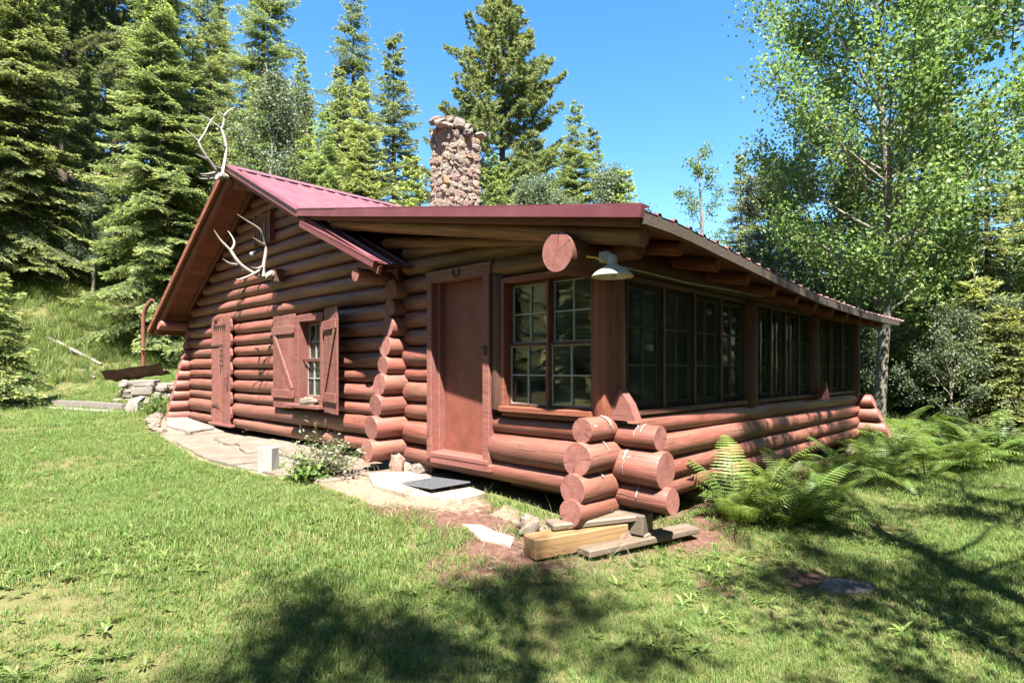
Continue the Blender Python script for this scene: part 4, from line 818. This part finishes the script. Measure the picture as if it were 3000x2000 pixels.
def leaf_mesh(B, D, S, TP, RD, mat, mid=.45):
    n = len(B); V = np.stack([B, B+D*mid+S/2, B+D, B+D*mid-S/2], 1).reshape(-1, 3); Q = np.arange(n*4).reshape(-1, 4); b = MB()
    tp = np.stack([TP*.3, TP*.7, TP, TP*.7], 1).ravel(); b.add(V, Q, rnd=np.repeat(RD, 4), tip=tp); return b.mesh('crown', MAT[mat], False)
def aspen(seed, H, Rad, leaves=9000, mat='aspen_leaf', leaf=.065, bare=.22, tr=None, lean=0, sub=5, nl=26, spread=.26, shape=1.0):
    g = np.random.default_rng(seed); tk = MB(); tr = tr or H*.011+.03; zz = np.linspace(-.3, H*.97, 14)
    tpath = np.array([(lean*z+.10*math.sin(z*.55+seed), .08*math.cos(z*.7+seed), z) for z in zz]); tk.tube(tpath, [tr*(1-.93*max(0, z)/H)+.006 for z in zz], 9)
    pts = []; az = g.uniform(0, 6.28)
    for k in range(nl):
        f = bare+(1-bare)*(k+g.uniform(0, 1))/nl; z = f*H*.95; o = np.array([np.interp(z, zz, tpath[:, i]) for i in range(3)]); u = (f-bare)/(1-bare)
        L = Rad*(math.sin(math.pi*min(1, .18+.78*u**.8))**.7*shape+.12)*g.uniform(.6, 1.15); az += 2.4+g.normal(0, .4); el = R(g.uniform(15, 48)+22*u)
        d = np.array([math.cos(az)*math.cos(el), math.sin(az)*math.cos(el), math.sin(el)]); t = np.linspace(0, 1, 7); P = o+d*L*t[:, None]+np.array([0, 0, 1])*(.16*L*t**2)[:, None]+g.normal(0, .025*L, (7, 3))*t[:, None]
        r0 = .009+.0095*L*(1-u*.4); tk.tube(P, np.linspace(r0, .005, 7), 5, cap=False)
        for s_ in range(sub+int(L*2)):
            tt = g.uniform(.28, 1); q = np.array([np.interp(tt, t, P[:, i]) for i in range(3)]); l2 = (.2+.34*L*(1.1-tt))*g.uniform(.5, 1.1); d2 = unit(d+g.normal(0, .65, 3)+np.array([0, 0, .1])); Q = q+d2*l2*np.linspace(0, 1, 4)[:, None]; tk.tube(Q, np.linspace(.008, .003, 4), 3, cap=False)
            for w_ in np.linspace(.35, 1.05, 5): pts.append((q+d2*l2*w_, l2))
        pts.append((P[-1], .4))
    C = np.array([p for p, _ in pts]); idx = g.integers(0, len(C), leaves); B = C[idx]+g.normal(0, spread*.42, (leaves, 3)); B[:, 2] -= .03
    D = unit(g.normal(0, 1, (leaves, 3))+np.array([0, 0, -.55])); S = unit(np.cross(D, g.normal(0, 1, (leaves, 3)))); sz = leaf*g.uniform(.65, 1.25, leaves)
    clump = np.clip(g.normal(.5, .16, len(C)), 0, 1)[idx]
    return tk.mesh('trunk', MAT['aspen_bark'], True), leaf_mesh(B, D*sz[:, None], S*(sz*.95)[:, None], np.zeros(leaves), np.clip(clump+g.normal(0, .2, leaves), 0, 1), mat, .5)
TN = {}
def tree(name, meshes, x, y, label, cat='tree', group=None, rz=None, s=1.0, sz=None, dz=0):
    e = empty(name, (x, y, gzs(x, y)+dz)); rz = random.uniform(0, 6.28) if rz is None else rz; e.matrix_basis = Matrix.Translation((x, y, gzs(x, y)+dz)) @ Matrix.Rotation(rz, 4, 'Z') @ Matrix.Diagonal((s, s, sz or s, 1))
    tag(e, label, cat, group)
    for nm, me in zip(('trunk', 'crown'), meshes): o = bpy.data.objects.new(nm, me); link(o); o.parent = e
    return e
S1 = conifer(1, 14, 2.6, gap=.40, per=7); S2 = conifer(2, 16, 2.7, gap=.44, per=7, irreg=.22); S3 = conifer(3, 18, 2.4, mat='dark_needles', gap=.42, sparse=.12, irreg=.3, shape=.75)
S4 = conifer(4, 8, 1.5, gap=.26, per=5); S5 = conifer(5, 3.4, 1.15, gap=.2, per=6, bare=.03); S6 = conifer(6, 12, 1.6, mat='dark_needles', gap=.34, irreg=.3)
P1 = conifer(7, 18, 3.5, 'p', 'pine_needles', bare=.14, gap=.42, per=6, shape=.62, irreg=.28, sparse=.02); P2 = conifer(8, 18, 2.8, 'p', 'pine_needles', bare=.3, gap=.55, per=5, shape=.5, sparse=.15, irreg=.35); P3 = conifer(9, 9, 1.4, 'p', 'pine_needles', bare=.06, gap=.42, per=5)
A1 = aspen(21, 10, 2.1, 22000, 'grey_aspen_leaf', .08, spread=.4); A2 = aspen(22, 9, 1.7, 16000, 'grey_aspen_leaf', .08, spread=.4); A3 = aspen(23, 11, 2.4, 8500, 'aspen_leaf', .07); A4 = aspen(24, 10, 1.5, 5200, 'aspen_leaf', .075, nl=16, sub=4, lean=.09)
BH = aspen(26, 3.2, 1.5, 9000, 'grey_aspen_leaf', .06, bare=.06, nl=16, tr=.035)
HERO = aspen(31, 12.5, 3.8, 72000, 'aspen_leaf', .074, bare=.18, tr=.13, nl=52, sub=10, spread=.5, shape=1.0)
tree('aspen_tree', HERO, -.12, 10.6, 'tall leafy aspen with pale trunk rising behind the far end of the porch', rz=1.0)
tree('spruce_tree', S1, -26.8, -1.18, 'bright green spruce filling the left edge of the photo', s=1.12)
tree('spruce_tree', S5, -17.0, -2.75, 'young spruce sapling at the left edge of the lawn', s=1.05)
tree('spruce_tree', S2, -21.78, 2.32, 'large bright layered spruce left of the roof peak', s=1.05, rz=.4)
tree('pine_tree', P2, -33.5, 3.4, 'tall dark pine with bare trunk behind the layered spruce', s=1.1)
tree('pine_tree', P2, -32, 1.0, 'tall dark pine second from the left edge', s=1.0, rz=2)
tree('pine_tree', P3, -28.6, 1.3, 'slim young pine between the two bright spruces', s=1.0)
tree('spruce_tree', S3, -23.13, 6.58, 'tall dark spruce above the roof peak with drooping arms', s=1.12)
tree('aspen_tree', A1, -16.77, 4.38, 'grey green aspen right of the upper antlers', s=1.0)
tree('spruce_tree', S3, -21.19, 9.84, 'tall spruce pair behind the roof, the left one', s=1.0, rz=1.2)
tree('spruce_tree', S6, -22.12, 13.11, 'slim tall spruce just left of the chimney', s=1.5)
tree('spruce_tree', S1, -15.51, 5.59, 'dense spruce above the middle of the ridge', s=.66)
tree('spruce_tree', S4, -12.76, 7.2, 'dense spruce close to the left side of the chimney', s=1.0)
tree('pine_tree', P1, -16.82, 15.45, 'broad tall pine directly behind the chimney', s=1.36, sz=1.05)
tree('spruce_tree', S6, -13.66, 18.51, 'pointed spruce right of the broad pine', s=1.05)
tree('aspen_tree', A1, -9.74, 11.17, 'leafy aspen above the porch roof, right of the chimney', s=.7)
tree('aspen_tree', A2, -9.15, 13.13, 'leafy aspen above the right half of the porch roof', s=.92)
tree('aspen_tree', A2, -11.84, 11.92, 'aspen tucked against the right side of the chimney', s=.92, rz=2)
tree('aspen_tree', A4, -5.77, 13.62, 'spindly leaning aspen with bare twigs against the sky', s=.88, rz=2.2)
tree('spruce_tree', S6, -9.39, 25.41, 'thin dark spruce against the sky right of the porch roof', s=1.02)
tree('spruce_tree', S4, -6.54, 21.21, 'pale small spruce beside the thin dark spruce', s=1.25)
tree('spruce_tree', S1, -16.3, 7.6, 'bright spruce above the lower end of the ridge', s=.78)
tree('spruce_tree', S2, -19.5, 8.4, 'bright spruce behind the roof between the grey aspens', s=.8)
tree('spruce_tree', S4, -13.2, 11.5, 'bushy spruce partly hidden by the chimney', s=1.15)
tree('spruce_tree', S1, -12.2, 14.8, 'spruce among the aspens right of the chimney', s=.72)
tree('spruce_tree', S1, -10.0, 12.4, 'pointed pale spruce rising right of the chimney', s=.76)
tree('spruce_tree', S4, -8.3, 12.9, 'small pointed spruce above the porch roof middle', s=1.0)
tree('spruce_tree', S2, -20.2, 5.2, 'bright spruce behind the roof peak right of the antlers', s=.72)
tree('aspen_tree', A1, -7.9, 12.6, 'rounded aspen near the right end of the porch roof edge', s=.66, rz=1)
tree('aspen_tree', A2, -10.9, 9.8, 'pale aspen close behind the chimney shaft', s=.72, rz=4)
tree('aspen_tree', A1, -2.93, 13.6, 'bright aspen just left of the big aspen trunk above the eave', s=.74, rz=2)
tree('aspen_tree', A2, -1.5, 12.3, 'low aspen against the left side of the big aspen crown', s=.7, rz=1)
tree('aspen_tree', A1, -3.9, 14.1, 'aspen over the far end of the porch eave', s=.72, rz=5)
RGT = 'conifers in the wood behind the porch'
for i, (m, x, y, s) in enumerate(((S1, -.68, 18.5, .95), (S6, 1.13, 17.5, .8), (S3, -2.71, 18.0, .55), (S4, -.5, 14.5, .8), (S5, 1.1, 14.2, 1.15), (S5, 1.8, 12.6, .9), (S4, -1.54, 16.3, .9), (S1, -6.5, 25.4, .7), (S2, -1.16, 27.8, .8), (S1, 1.16, 27.3, .75), (S3, -4.06, 30.5, .6), (S2, 2.37, 20.1, .9), (S4, 2.6, 15.2, 1.0), (S5, .2, 13.2, 1.0))):
    tree('spruce_tree', m, x, y, 'spruce in the dense wood behind the big aspen', group=RGT, s=s)
LFT = 'conifers on the wooded hill behind the left lawn'
for i, (m, x, y, s) in enumerate(((P1, -38, .6, 1), (S3, -34.4, 5.4, 1.1), (S3, -28.9, 6.6, 1), (P1, -43, 3.8, 1.1), (S2, -29.4, 11.6, .95), (S2, -23.1, 3.8, .8), (S3, -34, -1.0, 1.0), (S1, -19.7, 4.3, .62), (S1, -18.8, 6.6, .72), (S4, -17.9, 8.8, 1.1), (S1, -30, -4.5, 1.1), (P2, -33, -2, 1.1), (S2, -24.5, -5, 1.0), (S2, -36, 9.5, 1.0))):
    tree('spruce_tree' if m not in (P1, P2) else 'pine_tree', m, x, y, 'conifer in the wood on the hill behind the lawn', group=LFT, s=s)
tree('aspen_tree', A2, -26.0, 1.0, 'small grey aspen at the foot of the slim young pine', s=.55)
BGR = 'leafy bushes at the edge of the wood behind the ferns'
for (x, y, s) in ((.9, 12.0, .8), (-.9, 12.6, .9), (2.2, 13.5, .9), (-2.5, 13.8, 1.0), (1.6, 16.5, 1.2), (3.0, 17.5, 1.2), (-3.5, 12.5, .8)): tree('shrub', BH, x, y, 'pale leafy bush at the edge of the wood behind the ferns', 'bush', BGR, s=s)
for (x, y, s) in ((-14.5, 8.5, 1.0), (-13.2, 9.6, 1.1), (-8.2, 14.5, 1.3), (-17.5, 3.2, .9), (-6.8, 15.5, 1.2)): tree('shrub', BH, x, y, 'leafy bush showing just above the cabin roof', 'bush', 'leafy bushes behind the cabin roof', s=s)
OUT = 'aspens beside and behind the photographer'
for (m, x, y, s, rz) in ((A3, 4.6, -5.6, 1.0, 0), (A3, 5.5, -2.9, .9, 2), (A3, 4.0, 3.0, .9, 4), (A3, 4.1, -6.7, 1.0, 5), (A3, 4.15, -.3, 1.0, 2), (A3, 4.6, 7.2, .95, 1), (S1, 9, -6, 1, 0), (S2, 11, 0, 1, 1), (S1, 10, 6, 1, 2), (S2, 2, -18, 1.1, 1), (S1, -4, -20, 1.1, 2), (S2, -9, -19, 1.1, 0), (S1, 8, -13, 1.1, 1), (S2, -14, -18, 1.1, 2), (S1, -19, -17, 1.1, 1), (S3, -1, -19, 1, 3), (S3, 5, -17, 1, 2), (S2, 13, -9, 1.1, 1), (S3, 14, 4, 1.1, 2), (S1, 12, 9, 1.1, 0), (S2, 9, 12, 1.1, 1), (S1, 8, 17, 1.1, 1), (S3, 12, 14, 1.1, 1), (S2, 13, -4, 1, 0), (S1, 15, 0, 1, 0)):
    tree('aspen_tree' if m is A3 else 'spruce_tree', m, x, y, 'tree standing out of view beside or behind the camera', group=OUT, s=s, rz=rz)

# ferns ------------------------------------------------------------------
def frond_mesh(seed, L=.95, np_=24, wid=.3, arch=1.0):
    g = np.random.default_rng(seed); b = MB(); a0 = R(74); P = [np.zeros(3)]; n = 22
    for i in range(n): a = a0-arch*1.5*(i/n)**1.4; P.append(P[-1]+np.array([math.cos(a), g.normal(0, .03), math.sin(a)])*L/n)
    P = np.array(P); b.tube(P, np.linspace(.006, .0015, n+1), 4, cap=False, rnd=.35); tt = np.linspace(0, 1, n+1); V = []; Q = []; RD = []
    for k in range(np_):
        t = .14+.86*k/np_; p = np.array([np.interp(t, tt, P[:, i]) for i in range(3)]); p2 = np.array([np.interp(min(1, t+.03), tt, P[:, i]) for i in range(3)]); d = unit(p2-p+1e-6); nrm = unit(np.cross(d, [0, 1, 0])); l = wid*.5*math.sin(math.pi*(.12+.86*t)**.85)**.8*g.uniform(.9, 1.08)+.008; hw = .5*L*.86/np_*1.3
        for sgn in (-1, 1):
            sd = unit(np.array([0, sgn, 0])+d*.38-nrm*0+np.array([0, 0, -.18])); c0 = p; rd = np.clip(g.normal(.5, .2), 0, 1); m = 4
            for q in range(m):
                s0, s1 = q/m, (q+1)/m; w0 = hw*(1-s0**1.6*.75); w1 = hw*(1-s1**1.6)*.55+.001; dr0 = np.array([0, 0, -.10*l*s0*s0]); dr1 = np.array([0, 0, -.10*l*s1*s1]); i0 = len(V)
                V += [p+sd*l*s0-d*w0*.6+dr0, p+sd*l*s0+d*w0*.6+dr0, p+sd*l*s1+d*w1*.6+dr1, p+sd*l*s1-d*w1*.6+dr1]; Q.append([i0, i0+1, i0+2, i0+3]); RD += [rd]*4
    b.add(V, Q, rnd=RD); return b.mesh('frond', MAT['fern_leaf'])
FR = [frond_mesh(k, .8+.1*(k % 3), 22, .34+.05*(k % 2), .7+.2*(k % 4)) for k in range(8)]
def fern(x, y, s, n, label, lean=0, group='ferns along the porch wall'):
    e = empty('fern', (x, y, gzs(x, y))); tag(e, label, 'fern', group); a0 = random.random()*6
    for k in range(n):
        a = a0+k*2*math.pi/n+random.gauss(0, .22); sc = s*random.uniform(.75, 1.15); M = Matrix.Translation((x+.04*math.cos(a), y+.04*math.sin(a), gzs(x, y)-.01)) @ Matrix.Rotation(a, 4, 'Z') @ Matrix.Rotation(random.gauss(.22, .2), 4, 'Y') @ Matrix.Diagonal((sc, sc, sc, 1)); inst('frond', random.choice(FR), M, e)
fern(.6, 1.3, .9, 8, 'nearest fern clump with one upright frond by the porch wall')
o = inst('frond', FR[0], Matrix.Translation((.5, 1.45, gzs(.5, 1.45))) @ Matrix.Rotation(2.2, 4, 'Z') @ Matrix.Rotation(-.12, 4, 'Y') @ Matrix.Diagonal((1.25, 1.25, 1.25, 1)), [e for e in bpy.data.objects if e.name.startswith('fern') and e.type == 'EMPTY'][0])
FG = 'green fern in the near clump along the porch wall'
for (x, y, s, n) in ((.62, 1.75, .9, 8), (.92, 1.65, .8, 8), (.5, 2.15, .95, 8), (.85, 2.1, .95, 9), (1.15, 2.0, .75, 7), (.6, 2.6, .95, 8), (1.0, 2.5, .8, 8), (.42, 1.5, .8, 6)): fern(x, y, s, n, FG)
FG2 = 'green fern in the far fern bed at the end of the porch'
for (x, y, s, n) in ((.7, 4.0, .8, 9), (.62, 4.9, .9, 9), (1.1, 4.7, .8, 9), (1.0, 5.6, 1.0, 10), (.7, 6.3, 1.0, 10), (1.4, 5.8, .9, 9), (1.1, 6.8, 1.1, 10), (1.6, 6.7, 1.0, 10), (.8, 7.6, 1.2, 10), (1.4, 7.6, 1.15, 10), (1.9, 7.4, 1.0, 9), (.9, 8.6, 1.2, 10), (1.5, 8.5, 1.2, 10), (2.0, 8.3, 1.1, 9), (.4, 8.9, 1.2, 9), (1.2, 9.5, 1.2, 10), (1.8, 9.4, 1.15, 9), (.6, 9.9, 1.2, 9), (2.3, 9.2, 1.0, 9)): fern(x, y, s, n, FG2, group='ferns at the far end of the porch')
# flowering weed by the patio
def leafy(name, x, y, r, h, n, mat, label, cat='plant', leaf=.07, top=None):
    g = np.random.default_rng(int(abs(x*100))); e = empty(name, (x, y, gzs(x, y))); tag(e, label, cat); st = MB(); B = []; 
    for k in range(int(n/14)):
        a = g.uniform(0, 6.28); q = r*math.sqrt(g.random()); hh = h*g.uniform(.45, 1.1)*(1-.5*(q/r)**2); P = np.array([(0, 0, 0), (q*.5*math.cos(a), q*.5*math.sin(a), hh*.6), (q*math.cos(a), q*math.sin(a), hh)]); st.tube(P, [.004, .003, .002], 3, cap=False, rnd=.4)
        for _ in range(14): t = g.uniform(.25, 1.02); B.append(P[0]+(P[2]-P[0])*t+g.normal(0, .035, 3))
    st.build('stems', MAT['weed_leaf'], e, M=WM[e.name]); B = np.array(B); m = len(B); B[:, 2] = np.abs(B[:, 2]); D = unit(g.normal(0, 1, (m, 3))*np.array([1, 1, .5])); S = unit(np.cross(D, g.normal(0, .4, (m, 3))+[0, 0, 1])); sz = leaf*g.uniform(.5, 1.2, m)
    me = leaf_mesh(B, D*sz[:, None], S*(sz*.55)[:, None], np.zeros(m), g.random(m), mat); me.name = 'leaves'; inst('leaves', me, WM[e.name], e)
leafy('flowering_weed', -3.3, -1.0, .5, .62, 900, 'pale_leaf', 'pale flowering weed growing from the patio edge', leaf=.06); leafy('leafy_weed', -3.2, -1.25, .26, .26, 260, 'weed_leaf', 'bright green broad leaved weed below the pale flowering one', leaf=.1)
leafy('leafy_weed', -12.1, -.35, .4, .5, 420, 'weed_leaf', 'green nettles between the boulder and the cabin corner', leaf=.09)

# grass ------------------------------------------------------------------
def blade_tuft(seed, n, h, spread, w_, bend=.5, mat='grass_blade', segs=2, dry=.12):
    g = np.random.default_rng(seed); b = MB(); V = []; Q = []; T = []; RD = []; TP = []
    for k in range(n):
        a = g.uniform(0, 6.28); q = spread*math.sqrt(g.random()); p = np.array([q*math.cos(a), q*math.sin(a), -.01]); fa = g.uniform(0, 6.28); d = np.array([math.cos(fa), math.sin(fa), 0]); sd = np.array([-d[1], d[0], 0]); hh = h*g.uniform(.5, 1.2); bb = bend*g.uniform(.2, 1.4); rd = 1. if g.random() < dry else np.clip(g.normal(.38, .2), 0, .8); ww = w_*g.uniform(.7, 1.2); i0 = len(V)
        for s in range(segs): t = s/segs; c = p+d*bb*hh*t*t+np.array([0, 0, hh*t*(1-.25*bb*t)]); V += [c-sd*ww/2*(1-t*.45), c+sd*ww/2*(1-t*.45)]; RD += [rd]*2; TP += [t]*2
        V.append(p+d*bb*hh+np.array([0, 0, hh*(1-.25*bb)])); RD.append(rd); TP.append(1)
        for s in range(segs-1): Q.append([i0+2*s, i0+2*s+1, i0+2*s+3, i0+2*s+2])
        T.append([i0+2*segs-2, i0+2*segs-1, i0+2*segs])
    b.add(V, Q, T, rnd=RD, tip=np.array(TP)*.5); me = b.mesh('tuft', MAT[mat]); return bpy.data.objects.new('tuft', me)
def weed_rosette(seed, n, l, mat='weed_leaf', lift=.5):
    g = np.random.default_rng(seed); b = MB(); V = []; Q = []; RD = []
    for k in range(n):
        a = g.uniform(0, 6.28); d = np.array([math.cos(a), math.sin(a), 0]); sd = np.array([-d[1], d[0], 0]); ll = l*g.uniform(.5, 1.1); up = lift*g.uniform(.3, 1.3); wd = ll*.2; i0 = len(V); rd = g.random()
        for t, ww in ((.0, .25), (.35, .8), (.7, 1.0), (1., .12)):
            c = d*ll*t+np.array([0, 0, ll*up*(t-.55*t*t)]); V += [c-sd*wd*ww/2, c+sd*wd*ww/2]; RD += [rd]*2
        for s in range(3): Q.append([i0+2*s, i0+2*s+1, i0+2*s+3, i0+2*s+2])
    b.add(V, Q, rnd=RD); return bpy.data.objects.new('tuft', b.mesh('tuft', MAT[mat]))
def scatter(name, P, idx, scale, rot, sources, label, cat):
    src = bpy.data.collections.new(name+'_source')
    for k, o in enumerate(sources): o.name = '%s_%02d' % (name[:4], k); src.objects.link(o)
    me = bpy.data.meshes.new(name); me.vertices.add(len(P)); me.vertices.foreach_set('co', np.asarray(P).ravel())
    for nm, ty, ar, f_ in (('idx', 'INT', idx, 'value'), ('scl', 'FLOAT', scale, 'value'), ('rot', 'FLOAT_VECTOR', rot, 'vector')):
        a = me.attributes.new(nm, ty, 'POINT'); a.data.foreach_set(f_, np.asarray(ar).ravel().astype(np.int32 if ty == 'INT' else np.float32))
    o = link(bpy.data.objects.new(name, me)); ng = bpy.data.node_groups.new(name, 'GeometryNodeTree'); ng.interface.new_socket('Geometry', in_out='INPUT', socket_type='NodeSocketGeometry'); ng.interface.new_socket('Geometry', in_out='OUTPUT', socket_type='NodeSocketGeometry')
    N = ng.nodes.new; gi = N('NodeGroupInput'); go = N('NodeGroupOutput'); ci = N('GeometryNodeCollectionInfo'); ci.inputs[0].default_value = src; ci.inputs[1].default_value = True; ci.inputs[2].default_value = True; ip = N('GeometryNodeInstanceOnPoints'); ip.inputs['Pick Instance'].default_value = True
    def na(nm, ty): q = N('GeometryNodeInputNamedAttribute'); q.data_type = ty; q.inputs[0].default_value = nm; return q.outputs[0]
    L = ng.links.new; L(gi.outputs[0], ip.inputs['Points']); L(ci.outputs[0], ip.inputs['Instance']); L(na('idx', 'INT'), ip.inputs['Instance Index']); L(na('rot', 'FLOAT_VECTOR'), ip.inputs['Rotation']); L(na('scl', 'FLOAT'), ip.inputs['Scale']); L(ip.outputs[0], go.inputs[0])
    md = o.modifiers.new('scatter', 'NODES'); md.node_group = ng; tag(o, label, cat, kind='stuff'); return o
CXY = np.array([2.98, -4.35]); FW = np.array([-math.cos(R(46)), math.sin(R(46))]); RT = np.array([math.sin(R(46)), math.cos(R(46))])
def inview(x, y, m=.3):
    dx = x-CXY[0]; dy = y-CXY[1]; dep = dx*FW[0]+dy*FW[1]; lat = dx*RT[0]+dy*RT[1]; return (dep > -.5) & (np.abs(lat) < dep*1.2+2.2+m), dep
def cover(x, y):
    inside = (x > -10.9) & (x < .12) & (y > -.12) & (y < 8.2); c = np.ones_like(x); c[inside] = 0
    c *= np.clip(1-1.6*sandm(x, y), 0, 1)*np.clip(1.15-1.2*dirt(x, y)-.5*(vnoise(x, y, 3.5, 31)-.5)*(dirt(x, y) > 0), 0, 1); return c
def spread_pts(x0, x1, y0, y1, n, rng):
    return rng.uniform(x0, x1, n), rng.uniform(y0, y1, n)
g = np.random.default_rng(55)
tufts = [blade_tuft(k, 22, .047, .06, .0038, .7) for k in range(5)]+[blade_tuft(10+k, 18, .066, .055, .0042, .9) for k in range(3)]+[blade_tuft(20+k, 26, .048, .09, .0052, .6, dry=.25) for k in range(3)]
PX = []; PY = []; SCs = []; IX = []
# density falls with distance: near lawn first
for (dmin, dmax, dens, size) in ((0, 4.5, 900, .95), (4.5, 8, 520, 1.1), (8, 14, 240, 1.4), (14, 24, 90, 2.0)):
    area = (-24, 9, -12, 16) if dmax > 14 else (-13, 8, -9, 12) if dmax > 8 else (-7, 7, -8, 5)
    n = int((area[1]-area[0])*(area[3]-area[2])*dens); x, y = spread_pts(*area, n, g); v_, dep = inview(x, y); dist = np.hypot(x-CXY[0], y-CXY[1]); k = v_ & (dist >= dmin) & (dist < dmax); x, y = x[k], y[k]
    thin = .45+.75*vnoise(x, y, 1.3, 5)-.35*(vnoise(x, y, .45, 6) > .62); k = g.random(len(x)) < cover(x, y)*np.clip(thin, .15, 1); x, y = x[k], y[k]
    d_ = -x-.25*(y-2); k = d_ < 20.5; x, y = x[k], y[k]; PX.append(x); PY.append(y); hn = .75+.6*vnoise(x, y, .8, 8); SCs.append(size*hn*g.uniform(.8, 1.25, len(x))); IX.append(np.where(vnoise(x, y, 1.1, 9)+g.normal(0, .15, len(x)) > .62, g.integers(8, 11, len(x)), g.integers(0, 8, len(x))))
x = np.concatenate(PX); y = np.concatenate(PY); n = len(x)
scatter('lawn_grass', np.stack([x, y, gz(x, y)], -1), np.concatenate(IX), np.concatenate(SCs), np.stack([g.normal(0, .12, n), g.normal(0, .12, n), g.uniform(0, 6.28, n)], -1), tufts, 'short sunlit lawn grass in front of the cabin', 'grass')
wt = [blade_tuft(40+k, 26, .42, .12, .011, .7, 'wild_grass', 3, .3) for k in range(4)]
x, y = spread_pts(-40, -15, -8, 14, 26000, g); v_, dep = inview(x, y, 1); d_ = -x-.25*(y-2); k = v_ & (d_ > 19.6+1.2*vnoise(x, y, .6, 3)) & (d_ < 42); x, y = x[k], y[k]; k = g.random(len(x)) < .35+.8*vnoise(x, y, .5, 4); x, y = x[k], y[k]; n = len(x)
x2, y2 = spread_pts(-2, 4.5, 9.5, 26, 5200, g); v_, dep = inview(x2, y2, 1); x2, y2 = x2[v_], y2[v_]; x3 = np.array([-12.3, -12.0, -12.6, -11.8, -12.2, -11.9, -13.2, -13.6, -14.2, -12.9]*3)+g.normal(0, .25, 30); y3 = np.array([-.4, -.1, -.3, .2, .3, -.35, .9, 1.0, 1.1, 1.0]*3)+g.normal(0, .12, 30)
x = np.concatenate([x, x2, x3]); y = np.concatenate([y, y2, y3]); n = len(x)
scatter('wild_grass', np.stack([x, y, gz(x, y)], -1), g.integers(0, 4, n), g.uniform(.6, 1.25, n)*(.7+.5*vnoise(x, y, .7, 12)), np.stack([g.normal(0, .15, n), g.normal(0, .15, n), g.uniform(0, 6.28, n)], -1), wt, 'tall wild grass on the slope and wood edge', 'grass')
ws = [weed_rosette(60+k, 11, .07, 'weed_leaf', .8) for k in range(3)]+[weed_rosette(70+k, 14, .042, 'weed_leaf', .6) for k in range(3)]
x, y = spread_pts(-9, 5.5, -6, 6, 26000, g); v_, dep = inview(x, y); k = v_ & (g.random(len(x)) < cover(x, y)*np.clip(2.2*(vnoise(x, y, 1.6, 21)-.5), .02, 1)); x, y = x[k], y[k]; n = len(x)
ix = np.where(g.random(n) < .3, g.integers(0, 3, n), g.integers(3, 6, n))
scatter('lawn_weeds', np.stack([x, y, gz(x, y)+.012], -1), ix, g.uniform(.7, 1.35, n), np.stack([g.normal(0, .1, n), g.normal(0, .1, n), g.uniform(0, 6.28, n)], -1), ws, 'broad leaved weeds and clover scattered through the lawn', 'weeds')
st = [blade_tuft(80+k, 5, .16, .05, .005, 1.6, 'dry_straw', 3, 1) for k in range(3)]
x = np.concatenate([g.uniform(-2.9, .3, 130), g.uniform(-.5, .6, 60)]); y = np.concatenate([g.uniform(-1.5, -.2, 130), g.uniform(-1.1, -.2, 60)]); n = len(x)
scatter('dry_straw', np.stack([x, y, gz(x, y)+.01], -1), g.integers(0, 3, n), g.uniform(.4, 1.0, n), np.stack([g.normal(0, .9, n), g.normal(0, .9, n), g.uniform(0, 6.28, n)], -1), st, 'dry straw and chips on the bare soil before the door', 'straw')
